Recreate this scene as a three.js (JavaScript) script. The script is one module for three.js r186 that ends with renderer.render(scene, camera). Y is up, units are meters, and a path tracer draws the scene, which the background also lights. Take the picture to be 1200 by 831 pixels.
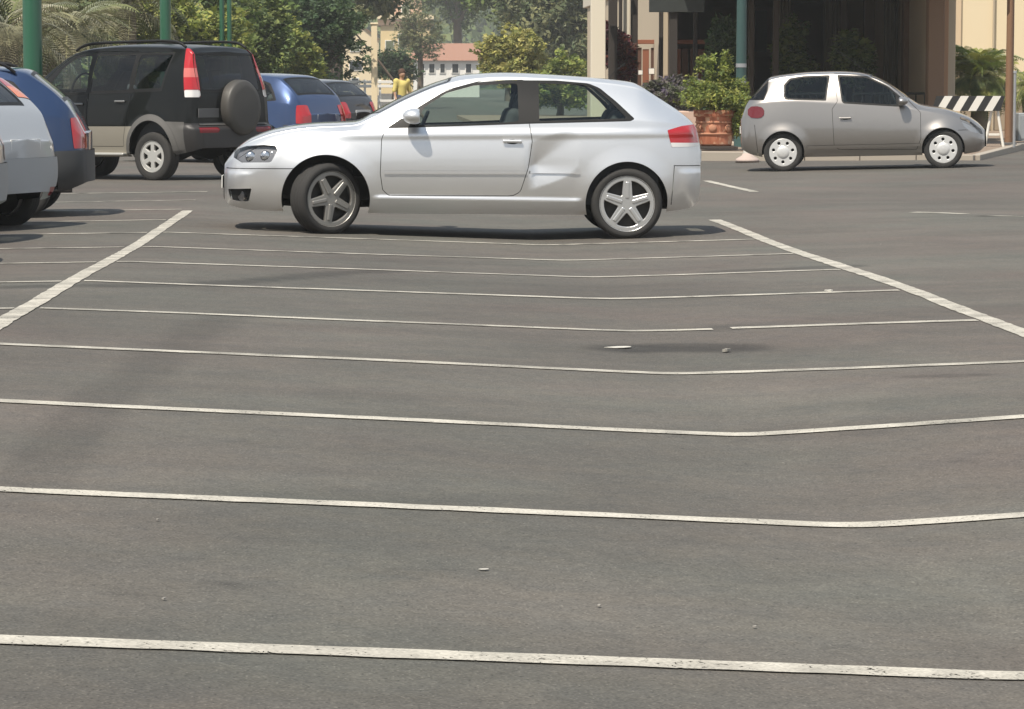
import * as THREE from 'three';
import { RoundedBoxGeometry } from 'three/addons/geometries/RoundedBoxGeometry.js';
import { mergeGeometries } from 'three/addons/utils/BufferGeometryUtils.js';
import { MarchingCubes } from 'three/addons/objects/MarchingCubes.js';

// ------------------------------------------------------------------ camera, sky, sun, exposure
const scene = new THREE.Scene();
const LENS = 3600;                                   // focal length for a 1200 pixel wide picture
const camera = new THREE.PerspectiveCamera(2 * Math.atan(415.5 / LENS) * 180 / Math.PI, 1200 / 831, 0.1, 4000);
camera.position.set(0, 1.33, 0);
camera.rotation.order = 'YXZ';
camera.rotation.set(-Math.atan(319.5 / LENS), -0.0455, 0);   // looking slightly down and a little right of the stall rows
camera.updateMatrixWorld(true);
scene.add(camera);

const SUN = new THREE.Vector3(-0.35, 1, 0.5).normalize();
{ // hazy summer sky with thin clouds
  const w = 512, h = 256, px = new Float32Array(w * h * 4);
  const hash = (x, y, z) => { let n = Math.imul(x, 374761393) + Math.imul(y, 668265263) + Math.imul(z, 1274126177); n = Math.imul(n ^ (n >>> 13), 1103515245); return ((n ^ (n >>> 16)) >>> 0) / 4294967296; };
  const noise3 = (x, y, z) => { const i = Math.floor(x), j = Math.floor(y), k = Math.floor(z), f = (t) => t * t * (3 - 2 * t), u = f(x - i), v = f(y - j), q = f(z - k), L = (a, b, t) => a + (b - a) * t; return L(L(L(hash(i, j, k), hash(i + 1, j, k), u), L(hash(i, j + 1, k), hash(i + 1, j + 1, k), u), v), L(L(hash(i, j, k + 1), hash(i + 1, j, k + 1), u), L(hash(i, j + 1, k + 1), hash(i + 1, j + 1, k + 1), u), v), q); };
  for (let j = 0; j < h; j++) for (let i = 0; i < w; i++) {
    const e = ((j + 0.5) / h - 0.5) * Math.PI, a = ((i + 0.5) / w - 0.5) * 2 * Math.PI, y = Math.sin(e), x = Math.cos(e) * Math.cos(a), z = Math.cos(e) * Math.sin(a), t = Math.pow(Math.max(0, y), 0.55), q = 1 / (Math.max(0.02, y) + 0.25);
    let n = 0, s = 0.5; for (let o = 0; o < 4; o++) { n += s * noise3(x * q * 1.6 * 2 ** o + 7, 3 + o, z * q * 1.6 * 2 ** o + 5); s /= 2; }
    const c = 0.5 * Math.min(1, Math.max(0, (n - 0.46) / 0.25)) * Math.min(1, Math.max(0, y * 6)), k = (j * w + i) * 4, base = [0.56 + (0.2 - 0.56) * t, 0.57 + (0.28 - 0.57) * t, 0.57 + (0.4 - 0.57) * t];
    for (let m = 0; m < 3; m++) px[k + m] = base[m] + (0.66 - base[m]) * c;
    px[k + 3] = 1;
  }
  const t = new THREE.DataTexture(px, w, h, THREE.RGBAFormat, THREE.FloatType); t.mapping = THREE.EquirectangularReflectionMapping; t.magFilter = t.minFilter = THREE.LinearFilter; t.wrapS = THREE.RepeatWrapping; t.needsUpdate = true;
  scene.background = t; scene.environment = t;
}

const sun = new THREE.DirectionalLight(new THREE.Color(1, 0.92, 0.8), 4.2);
sun.position.copy(SUN).multiplyScalar(120).add(new THREE.Vector3(0, 0, -30));
sun.target.position.set(0, 0, -30);
sun.castShadow = true; sun.shadow.mapSize.set(4096, 4096); sun.shadow.radius = 1;
Object.assign(sun.shadow.camera, { left: -60, right: 60, top: 60, bottom: -60, near: 1, far: 300 });
scene.add(sun, sun.target);

const renderer = new THREE.WebGLRenderer({ antialias: true });
renderer.toneMapping = THREE.LinearToneMapping;
renderer.toneMappingExposure = 1.45;
renderer.shadowMap.enabled = true;

scene.fog = new THREE.FogExp2(new THREE.Color(0.8, 0.82, 0.82), 0.0005);            // light summer haze

// ------------------------------------------------------------------ helpers
function rng(seed) { let a = seed >>> 0; return () => { a = (a + 0x6D2B79F5) | 0; let t = Math.imul(a ^ (a >>> 15), 1 | a); t = (t + Math.imul(t ^ (t >>> 7), 61 | t)) ^ t; return ((t ^ (t >>> 14)) >>> 0) / 4294967296; }; }
const lerp = (a, b, t) => a + (b - a) * t, clamp = (v, a, b) => Math.min(b, Math.max(a, v));
const smooth = (a, b, v) => { const t = clamp((v - a) / (b - a), 0, 1); return t * t * (3 - 2 * t); };
const hash2 = (x, y) => { let h = Math.imul(x | 0, 374761393) + Math.imul(y | 0, 668265263); h = Math.imul(h ^ (h >>> 13), 1274126177); return ((h ^ (h >>> 16)) >>> 0) / 4294967296; };
function noise2(x, y) { const i = Math.floor(x), j = Math.floor(y), u = x - i, v = y - j, a = u * u * (3 - 2 * u), b = v * v * (3 - 2 * v); return lerp(lerp(hash2(i, j), hash2(i + 1, j), a), lerp(hash2(i, j + 1), hash2(i + 1, j + 1), a), b); }
const fbm = (x, y, n = 4) => { let s = 0, a = 0.5, t = 0; for (let k = 0; k < n; k++) { s += a * noise2(x, y); t += a; a *= 0.5; x = x * 2.03 + 17.1; y = y * 2.03 + 9.7; } return s / t; };
function curve(pts) {                                  // monotone cubic through [x, y] points
  const n = pts.length, d = [], m = [];
  for (let i = 0; i < n - 1; i++) d.push((pts[i + 1][1] - pts[i][1]) / (pts[i + 1][0] - pts[i][0]));
  for (let i = 0; i < n; i++) m.push(i === 0 ? d[0] : i === n - 1 ? d[n - 2] : d[i - 1] * d[i] <= 0 ? 0 : 2 * d[i - 1] * d[i] / (d[i - 1] + d[i]));
  return (x) => {
    if (x <= pts[0][0]) return pts[0][1];
    if (x >= pts[n - 1][0]) return pts[n - 1][1];
    let i = 0; while (x > pts[i + 1][0]) i++;
    const h = pts[i + 1][0] - pts[i][0], t = (x - pts[i][0]) / h, t2 = t * t, t3 = t2 * t;
    return (2 * t3 - 3 * t2 + 1) * pts[i][1] + (t3 - 2 * t2 + t) * h * m[i] + (-2 * t3 + 3 * t2) * pts[i + 1][1] + (t3 - t2) * h * m[i + 1];
  };
}
const names = new Map();
function numbered(n) { const k = names.get(n) ?? 0; names.set(n, k + 1); return k ? n + '_' + String(k).padStart(3, '0') : n; }
function shade(o) { o.traverse((c) => { if (c.isMesh) { c.castShadow = true; c.receiveShadow = true; } }); return o; }
function tag(o, label, category, group) { o.userData.label = label; o.userData.category = category; if (group) o.userData.group = group; return o; }
function thing(name, label, category, x, z, turn = 0, group, y = ground(x, z)) {
  const o = new THREE.Group(); o.name = numbered(name); o.position.set(x, y, z); o.rotation.y = turn; scene.add(o);
  return tag(o, label, category, group);
}
function part(name, geo, mat, parent) { const m = new THREE.Mesh(geo, mat); m.name = name; m.castShadow = m.receiveShadow = true; parent.add(m); return m; }
function structure(name, geo, mat) { const m = part(name, geo, mat, scene); m.name = numbered(name); m.userData.kind = 'structure'; return m; }
const G = {
  box: (w, h, d, x = 0, y = 0, z = 0, r = 0.01) => { const g = r ? new RoundedBoxGeometry(w, h, d, 2, Math.min(r, w / 2.01, h / 2.01, d / 2.01)) : new THREE.BoxGeometry(w, h, d); g.translate(x, y, z); return plain(g); },
  cyl: (r0, r1, h, x = 0, y = 0, z = 0, n = 20) => { const g = new THREE.CylinderGeometry(r1, r0, h, n); g.translate(x, y + h / 2, z); return plain(g); },
  tube: (pts, r, n = 24, k = 8) => plain(new THREE.TubeGeometry(new THREE.CatmullRomCurve3(pts.map((p) => new THREE.Vector3(...p))), n, r, k)),
  lathe: (pts, n = 28) => plain(new THREE.LatheGeometry(pts.map((p) => new THREE.Vector2(...p)), n)),
  join: (list) => mergeGeometries(list.map(plain)),
};
function plain(g) { const p = g.index ? g.toNonIndexed() : g; for (const k of Object.keys(p.attributes)) if (!['position', 'normal', 'uv'].includes(k)) p.deleteAttribute(k); return p; }
const col = (r, g, b) => new THREE.Color().setRGB(r, g, b);
const M = (c, rough = 0.6, metal = 0, extra = {}) => { const { name, ...rest } = extra; return new THREE.MeshPhysicalMaterial({ color: Array.isArray(c) ? col(...c) : c, roughness: rough, metalness: metal, side: THREE.DoubleSide, ...rest }); };
function at(px, py, depth) { return new THREE.Vector3((px - 600) / LENS * depth, -(py - 415.5) / LENS * depth, -depth).applyQuaternion(camera.quaternion).add(camera.position); }
function spot(px, depth) { const v = at(px, 96 + 1.25 * LENS / depth, depth); return [v.x, v.z]; }       // a place on the ground

// the height of the lot: a shallow drainage valley runs along x = 1.45
function ground(x, z) {
  const d = -z, a = x - 1.45 + 0.07 * Math.sin(z * 0.35), s = Math.sqrt(a * a + 0.008) - 0.09;
  const near = 1 - smooth(11.5, 14.5, d), far = smooth(28, 42, d);
  let l = lerp(lerp(0.046, 0.0515, smooth(6.5, 10, d)), 0.0375, smooth(12.5, 19, d)) * Math.min(s, 3.1) - 0.013 * Math.max(0, Math.min(s - 3.1, 4));
  let r = lerp(0.0265, 0.063, near) * Math.min(s, 4); r *= 1 - far;
  r += far * clamp((x - 5.4) * 0.024, 0, 0.09);
  l = lerp(l, 0.03, smooth(36, 46, d));
  const w = smooth(-0.15, 0.15, a);
  let h = lerp(l, r, w);
  h += 0.012 * (fbm(x * 0.5 + 31, z * 0.5, 2) - 0.5) * (1 - far);
  h -= 0.055 * smooth(18, 26, d) * (1 - 0.75 * smooth(33, 44, d));
  return lerp(h, 0.03, smooth(46, 62, d));
}
// ------------------------------------------------------------------ the lot
function dataTexture(n, fn, srgb) {
  const a = new Uint8Array(n * n * 4);
  for (let j = 0; j < n; j++) for (let i = 0; i < n; i++) { const c = fn(i, j), k = (j * n + i) * 4; a[k] = clamp(c[0], 0, 255); a[k + 1] = clamp(c[1], 0, 255); a[k + 2] = clamp(c[2], 0, 255); a[k + 3] = 255; }
  const t = new THREE.DataTexture(a, n, n); t.wrapS = t.wrapT = THREE.RepeatWrapping; t.magFilter = THREE.LinearFilter; t.minFilter = THREE.LinearMipmapLinearFilter; t.generateMipmaps = true;
  if (srgb) t.colorSpace = THREE.SRGBColorSpace; t.needsUpdate = true; return t;
}
const tileNoise = (n, seed) => { const r = rng(seed), v = new Float32Array(n * n); for (let i = 0; i < v.length; i++) v[i] = r(); return (x, y) => { const i = Math.floor(x), j = Math.floor(y), u = x - i, w = y - j, q = (a, b) => v[((b % n + n) % n) * n + ((a % n + n) % n)]; return lerp(lerp(q(i, j), q(i + 1, j), u), lerp(q(i, j + 1), q(i + 1, j + 1), u), w); }; };
const tA = tileNoise(512, 5), tB = tileNoise(128, 6), tC = tileNoise(32, 7);
const stone = (i, j) => { const a = tA(i / 2, j / 2), b = tB(i / 8, j / 8), c = tC(i / 32, j / 32); return { v: 0.62 * a + 0.25 * b + 0.13 * c, a, b, c }; };
const asphaltMap = dataTexture(1024, (i, j) => { const s = stone(i, j); let v = 176 + (s.v - 0.5) * 66; if (s.a > 0.93) v += 38; if (s.a < 0.06) v -= 36; return [v + 3 * (s.c - 0.5), v, v - 4 * (s.c - 0.5)]; }, true);
const asphaltBump = dataTexture(1024, (i, j) => { const s = stone(i, j), v = 255 * s.v; return [v, v, v]; });
const asphalt = new THREE.MeshStandardMaterial({ map: asphaltMap, bumpMap: asphaltBump, bumpScale: 0.004, roughness: 0.9, vertexColors: true, side: THREE.DoubleSide });
asphalt.color.setRGB(0.214, 0.193, 0.165);

const stroke = (pts, w, k) => (x, z) => {             // a mark along a polyline of [x, z]
  let best = 9;
  for (let i = 0; i < pts.length - 1; i++) { const [ax, az] = pts[i], [bx, bz] = pts[i + 1], dx = bx - ax, dz = bz - az, t = clamp(((x - ax) * dx + (z - az) * dz) / (dx * dx + dz * dz), 0, 1); best = Math.min(best, Math.hypot(x - ax - t * dx, z - az - t * dz)); }
  const rag = w * (0.75 + 0.6 * fbm(x * 3.1, z * 3.1, 3));
  return best > rag * 1.6 ? 0 : k * (1 - smooth(rag * 0.6, rag * 1.25, best)) * (0.65 + 0.6 * fbm(x * 7, z * 7, 2));
};
const wp = (px, py) => { let d = 1.25 * LENS / (py - 96); for (let k = 0; k < 6; k++) { const v = at(px, py, d); d *= (1.33 - ground(v.x, v.z)) / Math.max(0.05, 1.33 - v.y); } const v = at(px, py, d); return [v.x, v.z]; };
const marks = [
  stroke([wp(0, 337), wp(110, 335), wp(200, 334), wp(260, 332), wp(330, 326), wp(400, 320), wp(450, 317)], 0.15, 0.42),     // dark ragged streaks
  stroke([wp(850, 318), wp(900, 316), wp(990, 312)], 0.17, 0.42),
  stroke([wp(270, 366), wp(200, 410), wp(120, 470), wp(30, 565)], 0.13, 0.22),
  stroke([wp(745, 409), wp(790, 407), wp(845, 408)], 0.25, 0.55),                                                         // oil in the dip
  stroke([wp(840, 386), wp(862, 383)], 0.16, 0.3),
  stroke([wp(1080, 441), wp(1140, 440)], 0.1, 0.36),
  stroke([wp(268, 684), wp(280, 685)], 0.04, 0.35),
  stroke([wp(135, 695), wp(175, 697)], 0.06, 0.2),
  stroke([wp(60, 720), wp(85, 722)], 0.05, 0.14), stroke([wp(430, 675), wp(520, 668)], 0.07, 0.12), stroke([wp(860, 685), wp(940, 680)], 0.06, 0.1),
  stroke([wp(1110, 540), wp(1125, 541)], 0.05, 0.2), stroke([wp(255, 600), wp(300, 612)], 0.05, 0.08),
];
const pales = [
  stroke([wp(1080, 660), wp(1150, 690), wp(1200, 740)], 0.05, 0.13), stroke([wp(910, 560), wp(1000, 470), wp(1075, 440)], 0.08, 0.07),
  stroke([wp(1170, 735), wp(1195, 750)], 0.05, 0.2), stroke([wp(700, 640), wp(640, 740), wp(600, 830)], 0.07, 0.05), stroke([wp(880, 480), wp(960, 420), wp(1020, 395)], 0.06, 0.08),
  stroke([wp(300, 380), wp(380, 560), wp(420, 800)], 0.12, 0.05),
];
{
  const spaced = (a, b, s) => { const o = []; for (let v = a; v < b - 1e-6; v += s) o.push(v); return o; };
  const xs = [-1500, -700, -300, -150, -80, -50, -35, -25, -18, -14, -11, -9, ...spaced(-7.5, 5, 0.085), ...spaced(5, 12, 0.25), 12, 14, 17, 21, 26, 34, 48, 80, 150, 300, 700, 1500];
  const zs = [30, 14, 8, 5, 4, ...spaced(-3.5, -5.5, -0.5)].concat([]);
  for (let d = 5; d < 32; d += Math.max(0.07, d * 0.0045)) zs.push(-d);
  for (let d = 32; d < 70; d += 0.5) zs.push(-d);
  zs.push(-75, -82, -95, -115, -150, -220, -350, -600, -1000, -1600, -2400);
  const nx = xs.length, nz = zs.length, P = new Float32Array(nx * nz * 3), C = new Float32Array(nx * nz * 3), U = new Float32Array(nx * nz * 2), I = [];
  for (let j = 0; j < nz; j++) for (let i = 0; i < nx; i++) {
    const x = xs[i], z = zs[j], k = j * nx + i;
    P[k * 3] = x; P[k * 3 + 1] = ground(x, z); P[k * 3 + 2] = z; U[k * 2] = x / 2.6; U[k * 2 + 1] = z / 2.6;
    const big = fbm(x * 0.23 + 5, z * 0.23 + 2, 3), mid = fbm(x * 1.1 + 40, z * 0.8 + 11, 3), streak = fbm(x * 0.55 + 90, z * 2.6 + 3, 3), fine = noise2(x * 9, z * 9);
    let v = 1 + 0.34 * (big - 0.5) + 0.34 * (mid - 0.5) + 0.34 * (streak - 0.5) + 0.1 * (fine - 0.5);
    if (z > -60 && z < -4) { let a = 0, b = 0; for (const f of marks) a = Math.max(a, f(x, z)); for (const f of pales) b = Math.max(b, f(x, z)); v *= (1 - a) * (1 + b); }
    const hue = fbm(x * 0.9 + 70, z * 0.9 + 70, 3) - 0.5;
    C[k * 3] = v * (1 + 0.17 * hue); C[k * 3 + 1] = v * (1 - 0.06 * hue); C[k * 3 + 2] = v * (1 - 0.04 * hue);
  }
  for (let j = 0; j < nz - 1; j++) for (let i = 0; i < nx - 1; i++) { const a = j * nx + i, b = a + 1, c = a + nx, d = c + 1; I.push(a, b, c, b, d, c); }
  const g = new THREE.BufferGeometry();
  g.setAttribute('position', new THREE.BufferAttribute(P, 3)); g.setAttribute('color', new THREE.BufferAttribute(C, 3)); g.setAttribute('uv', new THREE.BufferAttribute(U, 2)); g.setIndex(I); g.computeVertexNormals();
  const lot = structure('ground', g, asphalt); lot.castShadow = false;

  // painted lines, each a thin sheet that follows the ground
  const chip = dataTexture(1024, (i, j) => { const n = 0.55 * tA(i / 2, j / 2) + 0.3 * tB(i / 8, j / 8) + 0.15 * tC(i / 32, j / 32), v = n < 0.245 ? 0 : 255; return [v, v, v]; });
  const paintMap = dataTexture(512, (i, j) => { const n = 0.55 * tA(i, j) + 0.45 * tC(i / 16, j / 16), v = 222 + (n - 0.5) * 90; return [v, v, v - 4]; }, true);
  const paint = new THREE.MeshStandardMaterial({ color: col(0.62, 0.585, 0.53), map: paintMap, alphaMap: chip, alphaTest: 0.5, roughness: 0.75, vertexColors: true, side: THREE.DoubleSide, bumpMap: asphaltBump, bumpScale: 0.002 });
  const r = rng(77);
  function line(name, ax, az, bx, bz, w, wear = 0.2) {
    const len = Math.hypot(bx - ax, bz - az), n = Math.ceil(len / 0.05), ux = (bx - ax) / len, uz = (bz - az) / len, P = [], C = [], U = [], I = [], o = r() * 100;
    let rowAt = [];
    for (let i = 0; i <= n; i++) {
      const t = i / n * len, bend = 0.02 * (noise2(t * 0.35, o) - 0.5), row = [];
      for (let k = 0; k <= 3; k++) {
        const e = (k === 0 || k === 3) ? 0.012 * (noise2(t * 9, o + k * 7) - 0.5) + 0.008 * (noise2(t * 1.7, o + k * 3) - 0.5) : 0;
        const q = (k / 3 - 0.5) * w + bend + e * (k ? 1 : -1), x = ax + ux * t - uz * q, z = az + uz * t + ux * q;
        P.push(x, ground(x, z) + 0.004, z); U.push(x / 2.6, z / 2.6);
        const v = 1 - wear * smooth(0.42, 0.8, fbm(x * 6, z * 6, 3)) - 0.5 * wear * (noise2(x * 31, z * 31));
        C.push(v, v * 0.995, v * 0.98);
      }
    }
    for (let i = 0; i < n; i++) { if (wear > 0.62 && noise2(i * 0.21, o + 50) > 0.86) continue; for (let k = 0; k < 3; k++) { const a = i * 4 + k; I.push(a, a + 1, a + 4, a + 1, a + 5, a + 4); } }
    const g = new THREE.BufferGeometry();
    g.setAttribute('position', new THREE.Float32BufferAttribute(P, 3)); g.setAttribute('color', new THREE.Float32BufferAttribute(C, 3)); g.setAttribute('uv', new THREE.Float32BufferAttribute(U, 2)); g.setIndex(I); g.computeVertexNormals();
    const m = part(name, g, paint, lot); m.castShadow = false; return m;
  }
  const LX = -1.83, RX = 3.33;
  const stalls = [6.72, 9.08, 11.48, 13.94, 16.35, 18.84, 21.24, 23.64, 26.04, 28.44, 30.84, 33.24, 35.64], zk = (k) => -stalls[k];
  for (let k = 0; k < 13; k++) {
    const worn = 0.2 + 0.04 * Math.min(k, 8), z = zk(k);
    if (k === 4) { const [gx] = wp(836, 387), [hx] = wp(858, 386); line('parking_line', LX + 0.07, z, gx, z, 0.1, worn); line('parking_line', hx, z - 0.03, RX - 0.07, z - 0.05, 0.115, worn); }
    else if (k < 9) line('parking_line', LX + 0.07, z, RX - 0.07, z - 0.03, k < 2 ? 0.105 : 0.108, worn);
    if (k > 2) line('parking_line', -6.9, z + 0.02, LX - 0.07, z, 0.1, worn + 0.1);
  }
  line('parking_line', LX, -5.2, LX, -30.5, 0.108, 0.3);
  line('parking_line', RX, -5.2, RX, -29.8, 0.112, 0.3);
  { const a = wp(828, 212), b = wp(884, 225); line('parking_line', a[0], a[1], b[0], b[1], 0.12, 0.3); }
  { const a = wp(1070, 249), b = wp(1132, 251), c = wp(1142, 253), e = wp(1200, 254); line('parking_line', a[0], a[1], b[0], b[1], 0.13, 0.25); line('parking_line', c[0], c[1], e[0], e[1], 0.1, 0.65); }

  // litter lying on the asphalt
  const flake = (px, py, w, d, h, label, c) => {
    w *= 0.7; d *= 0.7; h *= 0.5;
    const [x, z] = wp(px, py), s = new THREE.Shape(), q = rng(px * 13 + py), n = 9;
    for (let i = 0; i < n; i++) { const a = i / n * 6.283, e = 0.75 + 0.35 * q(); s[i ? 'lineTo' : 'moveTo'](Math.cos(a) * w / 2 * e, Math.sin(a) * d / 2 * e); }
    const g = new THREE.ExtrudeGeometry(s, { depth: h, bevelEnabled: false }); g.rotateX(-Math.PI / 2);
    const p = g.attributes.position; for (let i = 0; i < p.count; i++) p.setY(i, p.getY(i) + 0.004 + 0.15 * Math.max(0, p.getX(i)) * h / w * 4 + 0.3 * h * q());
    g.computeVertexNormals();
    const m = part(numbered('paper_scrap'), g, M(c ?? [0.62, 0.6, 0.55], 0.85), scene); m.position.set(x, ground(x, z), z); m.rotation.y = q() - 0.5;
    tag(m, label, 'litter', 'litter on the asphalt');
  };
  flake(725, 408, 0.2, 0.14, 0.004, 'flattened pale paper scrap beside the dark oil stain', [0.5, 0.48, 0.43]);
  flake(851, 413, 0.05, 0.1, 0.02, 'pale pebble at the end of the dark oil stain', [0.34, 0.32, 0.28]);
  flake(971, 342, 0.07, 0.12, 0.012, 'pale scrap lying on a parking line', [0.5, 0.48, 0.43]);
  flake(567, 669, 0.045, 0.03, 0.002, 'thin pale sliver of paper on the bare asphalt', [0.42, 0.4, 0.36]);
  for (const [a, b] of [[185, 611], [192, 704], [884, 737], [1032, 287], [702, 712]]) flake(a, b, 0.014, 0.02, 0.006, 'tiny pale pebble on the bare asphalt', [0.34, 0.32, 0.29]);
}
// ------------------------------------------------------------------ car bodies: a lofted shell that is cut into panels, glass, lamps and gaps
function poly(pts, r = 0) {                            // signed distance to a side-view polygon with rounded corners, negative inside
  const n = pts.length; let x0 = 1e9, x1 = -1e9, y0 = 1e9, y1 = -1e9;
  for (const [a, b] of pts) { x0 = Math.min(x0, a); x1 = Math.max(x1, a); y0 = Math.min(y0, b); y1 = Math.max(y1, b); }
  return (x, y) => {
    if (x < x0 - 0.2 || x > x1 + 0.2 || y < y0 - 0.2 || y > y1 + 0.2) return 0.2;
    let d = 1e9, inside = false;
    for (let i = 0, j = n - 1; i < n; j = i++) {
      const [ax, ay] = pts[i], [bx, by] = pts[j], ex = bx - ax, ey = by - ay, t = clamp(((x - ax) * ex + (y - ay) * ey) / (ex * ex + ey * ey), 0, 1), dx = x - ax - ex * t, dy = y - ay - ey * t;
      d = Math.min(d, dx * dx + dy * dy);
      if ((ay > y) !== (by > y) && x < (bx - ax) * (y - ay) / (by - ay) + ax) inside = !inside;
    }
    return (inside ? -1 : 1) * Math.sqrt(d) - r;
  };
}
const ST = 7;                                          // x y z nx ny nz zone
function split(soup, f) {
  const ins = [], out = [];
  for (let t = 0; t < soup.length; t += 3 * ST) {
    const v = [0, 1, 2].map((k) => { const o = t + k * ST; return f(soup[o], soup[o + 1], soup[o + 2], soup[o + 6]); });
    const neg = (v[0] < 0) + (v[1] < 0) + (v[2] < 0);
    if (neg === 3 || neg === 0) { const a = neg ? ins : out; for (let k = 0; k < 3 * ST; k++) a.push(soup[t + k]); continue; }
    const k0 = neg === 1 ? v.findIndex((q) => q < 0) : v.findIndex((q) => q >= 0), k1 = (k0 + 1) % 3, k2 = (k0 + 2) % 3;
    const V = (k) => soup.slice(t + k * ST, t + k * ST + ST), mixv = (a, b, u) => a.map((q, i) => q + (b[i] - q) * u);
    const A = V(k0), B = V(k1), C = V(k2), AB = mixv(A, B, v[k0] / (v[k0] - v[k1])), AC = mixv(A, C, v[k0] / (v[k0] - v[k2]));
    const one = neg === 1 ? ins : out, two = neg === 1 ? out : ins;
    one.push(...A, ...AB, ...AC); two.push(...AB, ...B, ...C, ...AB, ...C, ...AC);
  }
  return [ins, out];
}
function splitAll(soup, fs) {                          // inside every one of the functions, cut one after another
  if (!Array.isArray(fs)) return split(soup, fs);
  const out = []; for (const f of fs) { let o; [soup, o] = split(soup, f); for (const v of o) out.push(v); } return [soup, out];
}
function seamSplit(soup, { f, w = 0.007, mask }) {       // a gap of width w along the line f = 0, only where mask is negative
  let [ins, out] = split(soup, f), core, strip, off; [core, strip] = split(ins, (...a) => f(...a) + w);
  if (mask) { [strip, off] = splitAll(strip, mask); for (const v of off) out.push(v); }
  for (const v of core) out.push(v); return [strip, out];
}
function lowerZ(sp, x, y) {
  const yb = sp.bot(x), ym = sp.mid(x), yw = sp.belt(x), zm = sp.zm(x), zw = sp.zw(x);
  let z;
  if (y < ym) z = zm - (sp.tuck ?? 0.085) * Math.pow(clamp((ym - y) / (ym - yb), 0, 1), 2.4);
  else z = zm - (zm - zw) * Math.pow(clamp((y - ym) / (yw - ym), 0, 1), sp.bulgePower ?? 1.8);
  for (const a of sp.arches) { const e = Math.hypot(x - a.x, y - a.y) - a.r; if (e > -0.05 && e < 0.14 && y > yb + 0.02) z += (a.flare ?? 0.016) * Math.pow(1 - clamp(e, 0, 0.14) / 0.14, 1.6); }
  return z + (sp.detail ? sp.detail(x, y) : 0);
}
function gridSoup(rows, zone) {                        // rows[j][i] = [x, y, z]
  const J = rows.length, I = rows[0].length, N = [];
  for (let j = 0; j < J; j++) { N.push([]); for (let i = 0; i < I; i++) {
    const a = rows[Math.max(0, j - 1)][i], b = rows[Math.min(J - 1, j + 1)][i], c = rows[j][Math.max(0, i - 1)], d = rows[j][Math.min(I - 1, i + 1)];
    const u = [d[0] - c[0], d[1] - c[1], d[2] - c[2]], w = [b[0] - a[0], b[1] - a[1], b[2] - a[2]];
    let n = [u[1] * w[2] - u[2] * w[1], u[2] * w[0] - u[0] * w[2], u[0] * w[1] - u[1] * w[0]]; const l = Math.hypot(...n) || 1; n = n.map((q) => q / l);
    N[j].push(n);
  } }
  const out = [];
  const push = (j, i) => { const p = rows[j][i], n = N[j][i]; out.push(p[0], p[1], p[2], n[0], n[1], n[2], zone(j, i)); };
  for (let j = 0; j < J - 1; j++) for (let i = 0; i < I - 1; i++) { push(j, i); push(j, i + 1); push(j + 1, i + 1); push(j, i); push(j + 1, i + 1); push(j + 1, i); }
  return out;
}
function carLoft(sp) {
  const q = sp.res ?? 1, nX = Math.round(150 * q), nA = Math.round(46 * q), nB = Math.round(26 * q), nC = Math.round(24 * q), L = sp.L, rows = [], zones = [];
  const xs = []; for (let i = 0; i <= nX; i++) { const u = i / nX; xs.push(L * (u - Math.sin(2 * Math.PI * u) / (2 * Math.PI) * 0.78)); }
  const warp = sp.warp ?? ((x, y) => 0);
  const add = (z, fn) => { rows.push(xs.map((x) => { const p = fn(x); return [x + warp(x, p[1]), p[1], Math.max(0, p[0])]; })); zones.push(z); };
  for (let k = 0; k <= nA; k++) add(k / nA, (x) => { const y = lerp(sp.bot(x), sp.belt(x), k / nA); return [lowerZ(sp, x, y), y]; });
  for (let k = 1; k <= nB; k++) add(1 + k / nB, (x) => { const v = k / nB, yw = sp.belt(x), ye = sp.edge(x), z0 = lowerZ(sp, x, yw); return [lerp(z0, sp.ze(x), v) + (sp.bow ?? 0.055) * Math.sin(Math.PI * v) * (ye - yw), lerp(yw, ye, v)]; });
  for (let k = 1; k <= nC; k++) add(2 + k / nC, (x) => { const p = k / nC * Math.PI / 2, ze = sp.ze(x), ye = sp.edge(x), yt = sp.top(x); return [k === nC ? 0 : ze * Math.pow(Math.cos(p), 2 / 2.5), ye + (yt - ye) * Math.pow(Math.sin(p), 2 / 2.2)]; });
  const soup = gridSoup(rows, (j) => zones[j]);
  for (let k = 0; k < soup.length; k += ST) if (soup[k + 2] === 0) { soup[k + 5] = 0; const l = Math.hypot(soup[k + 3], soup[k + 4]) || 1; soup[k + 3] /= l; soup[k + 4] /= l; }
  for (const [i, dir, bulge, code] of [[0, -1, sp.capFront ?? 0.06, 10], [nX, 1, sp.capRear ?? 0.05, 11]]) {
    const K = 12, cap = rows.map((row) => { const o = []; for (let k = 0; k <= K; k++) { const u = 1 - k / K; o.push([row[i][0] + dir * bulge * (1 - u * u), row[i][1], row[i][2] * u]); } return o; });
    const s = gridSoup(cap, () => code);
    for (let k = 0; k < s.length; k += ST) { let n = [s[k + 3], s[k + 4], s[k + 5]]; if (n[0] * dir < 0) n = n.map((v) => -v); s[k + 3] = n[0]; s[k + 4] = n[1]; s[k + 5] = n[2]; }
    for (const v of s) soup.push(v);
  }
  return soup;
}
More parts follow.
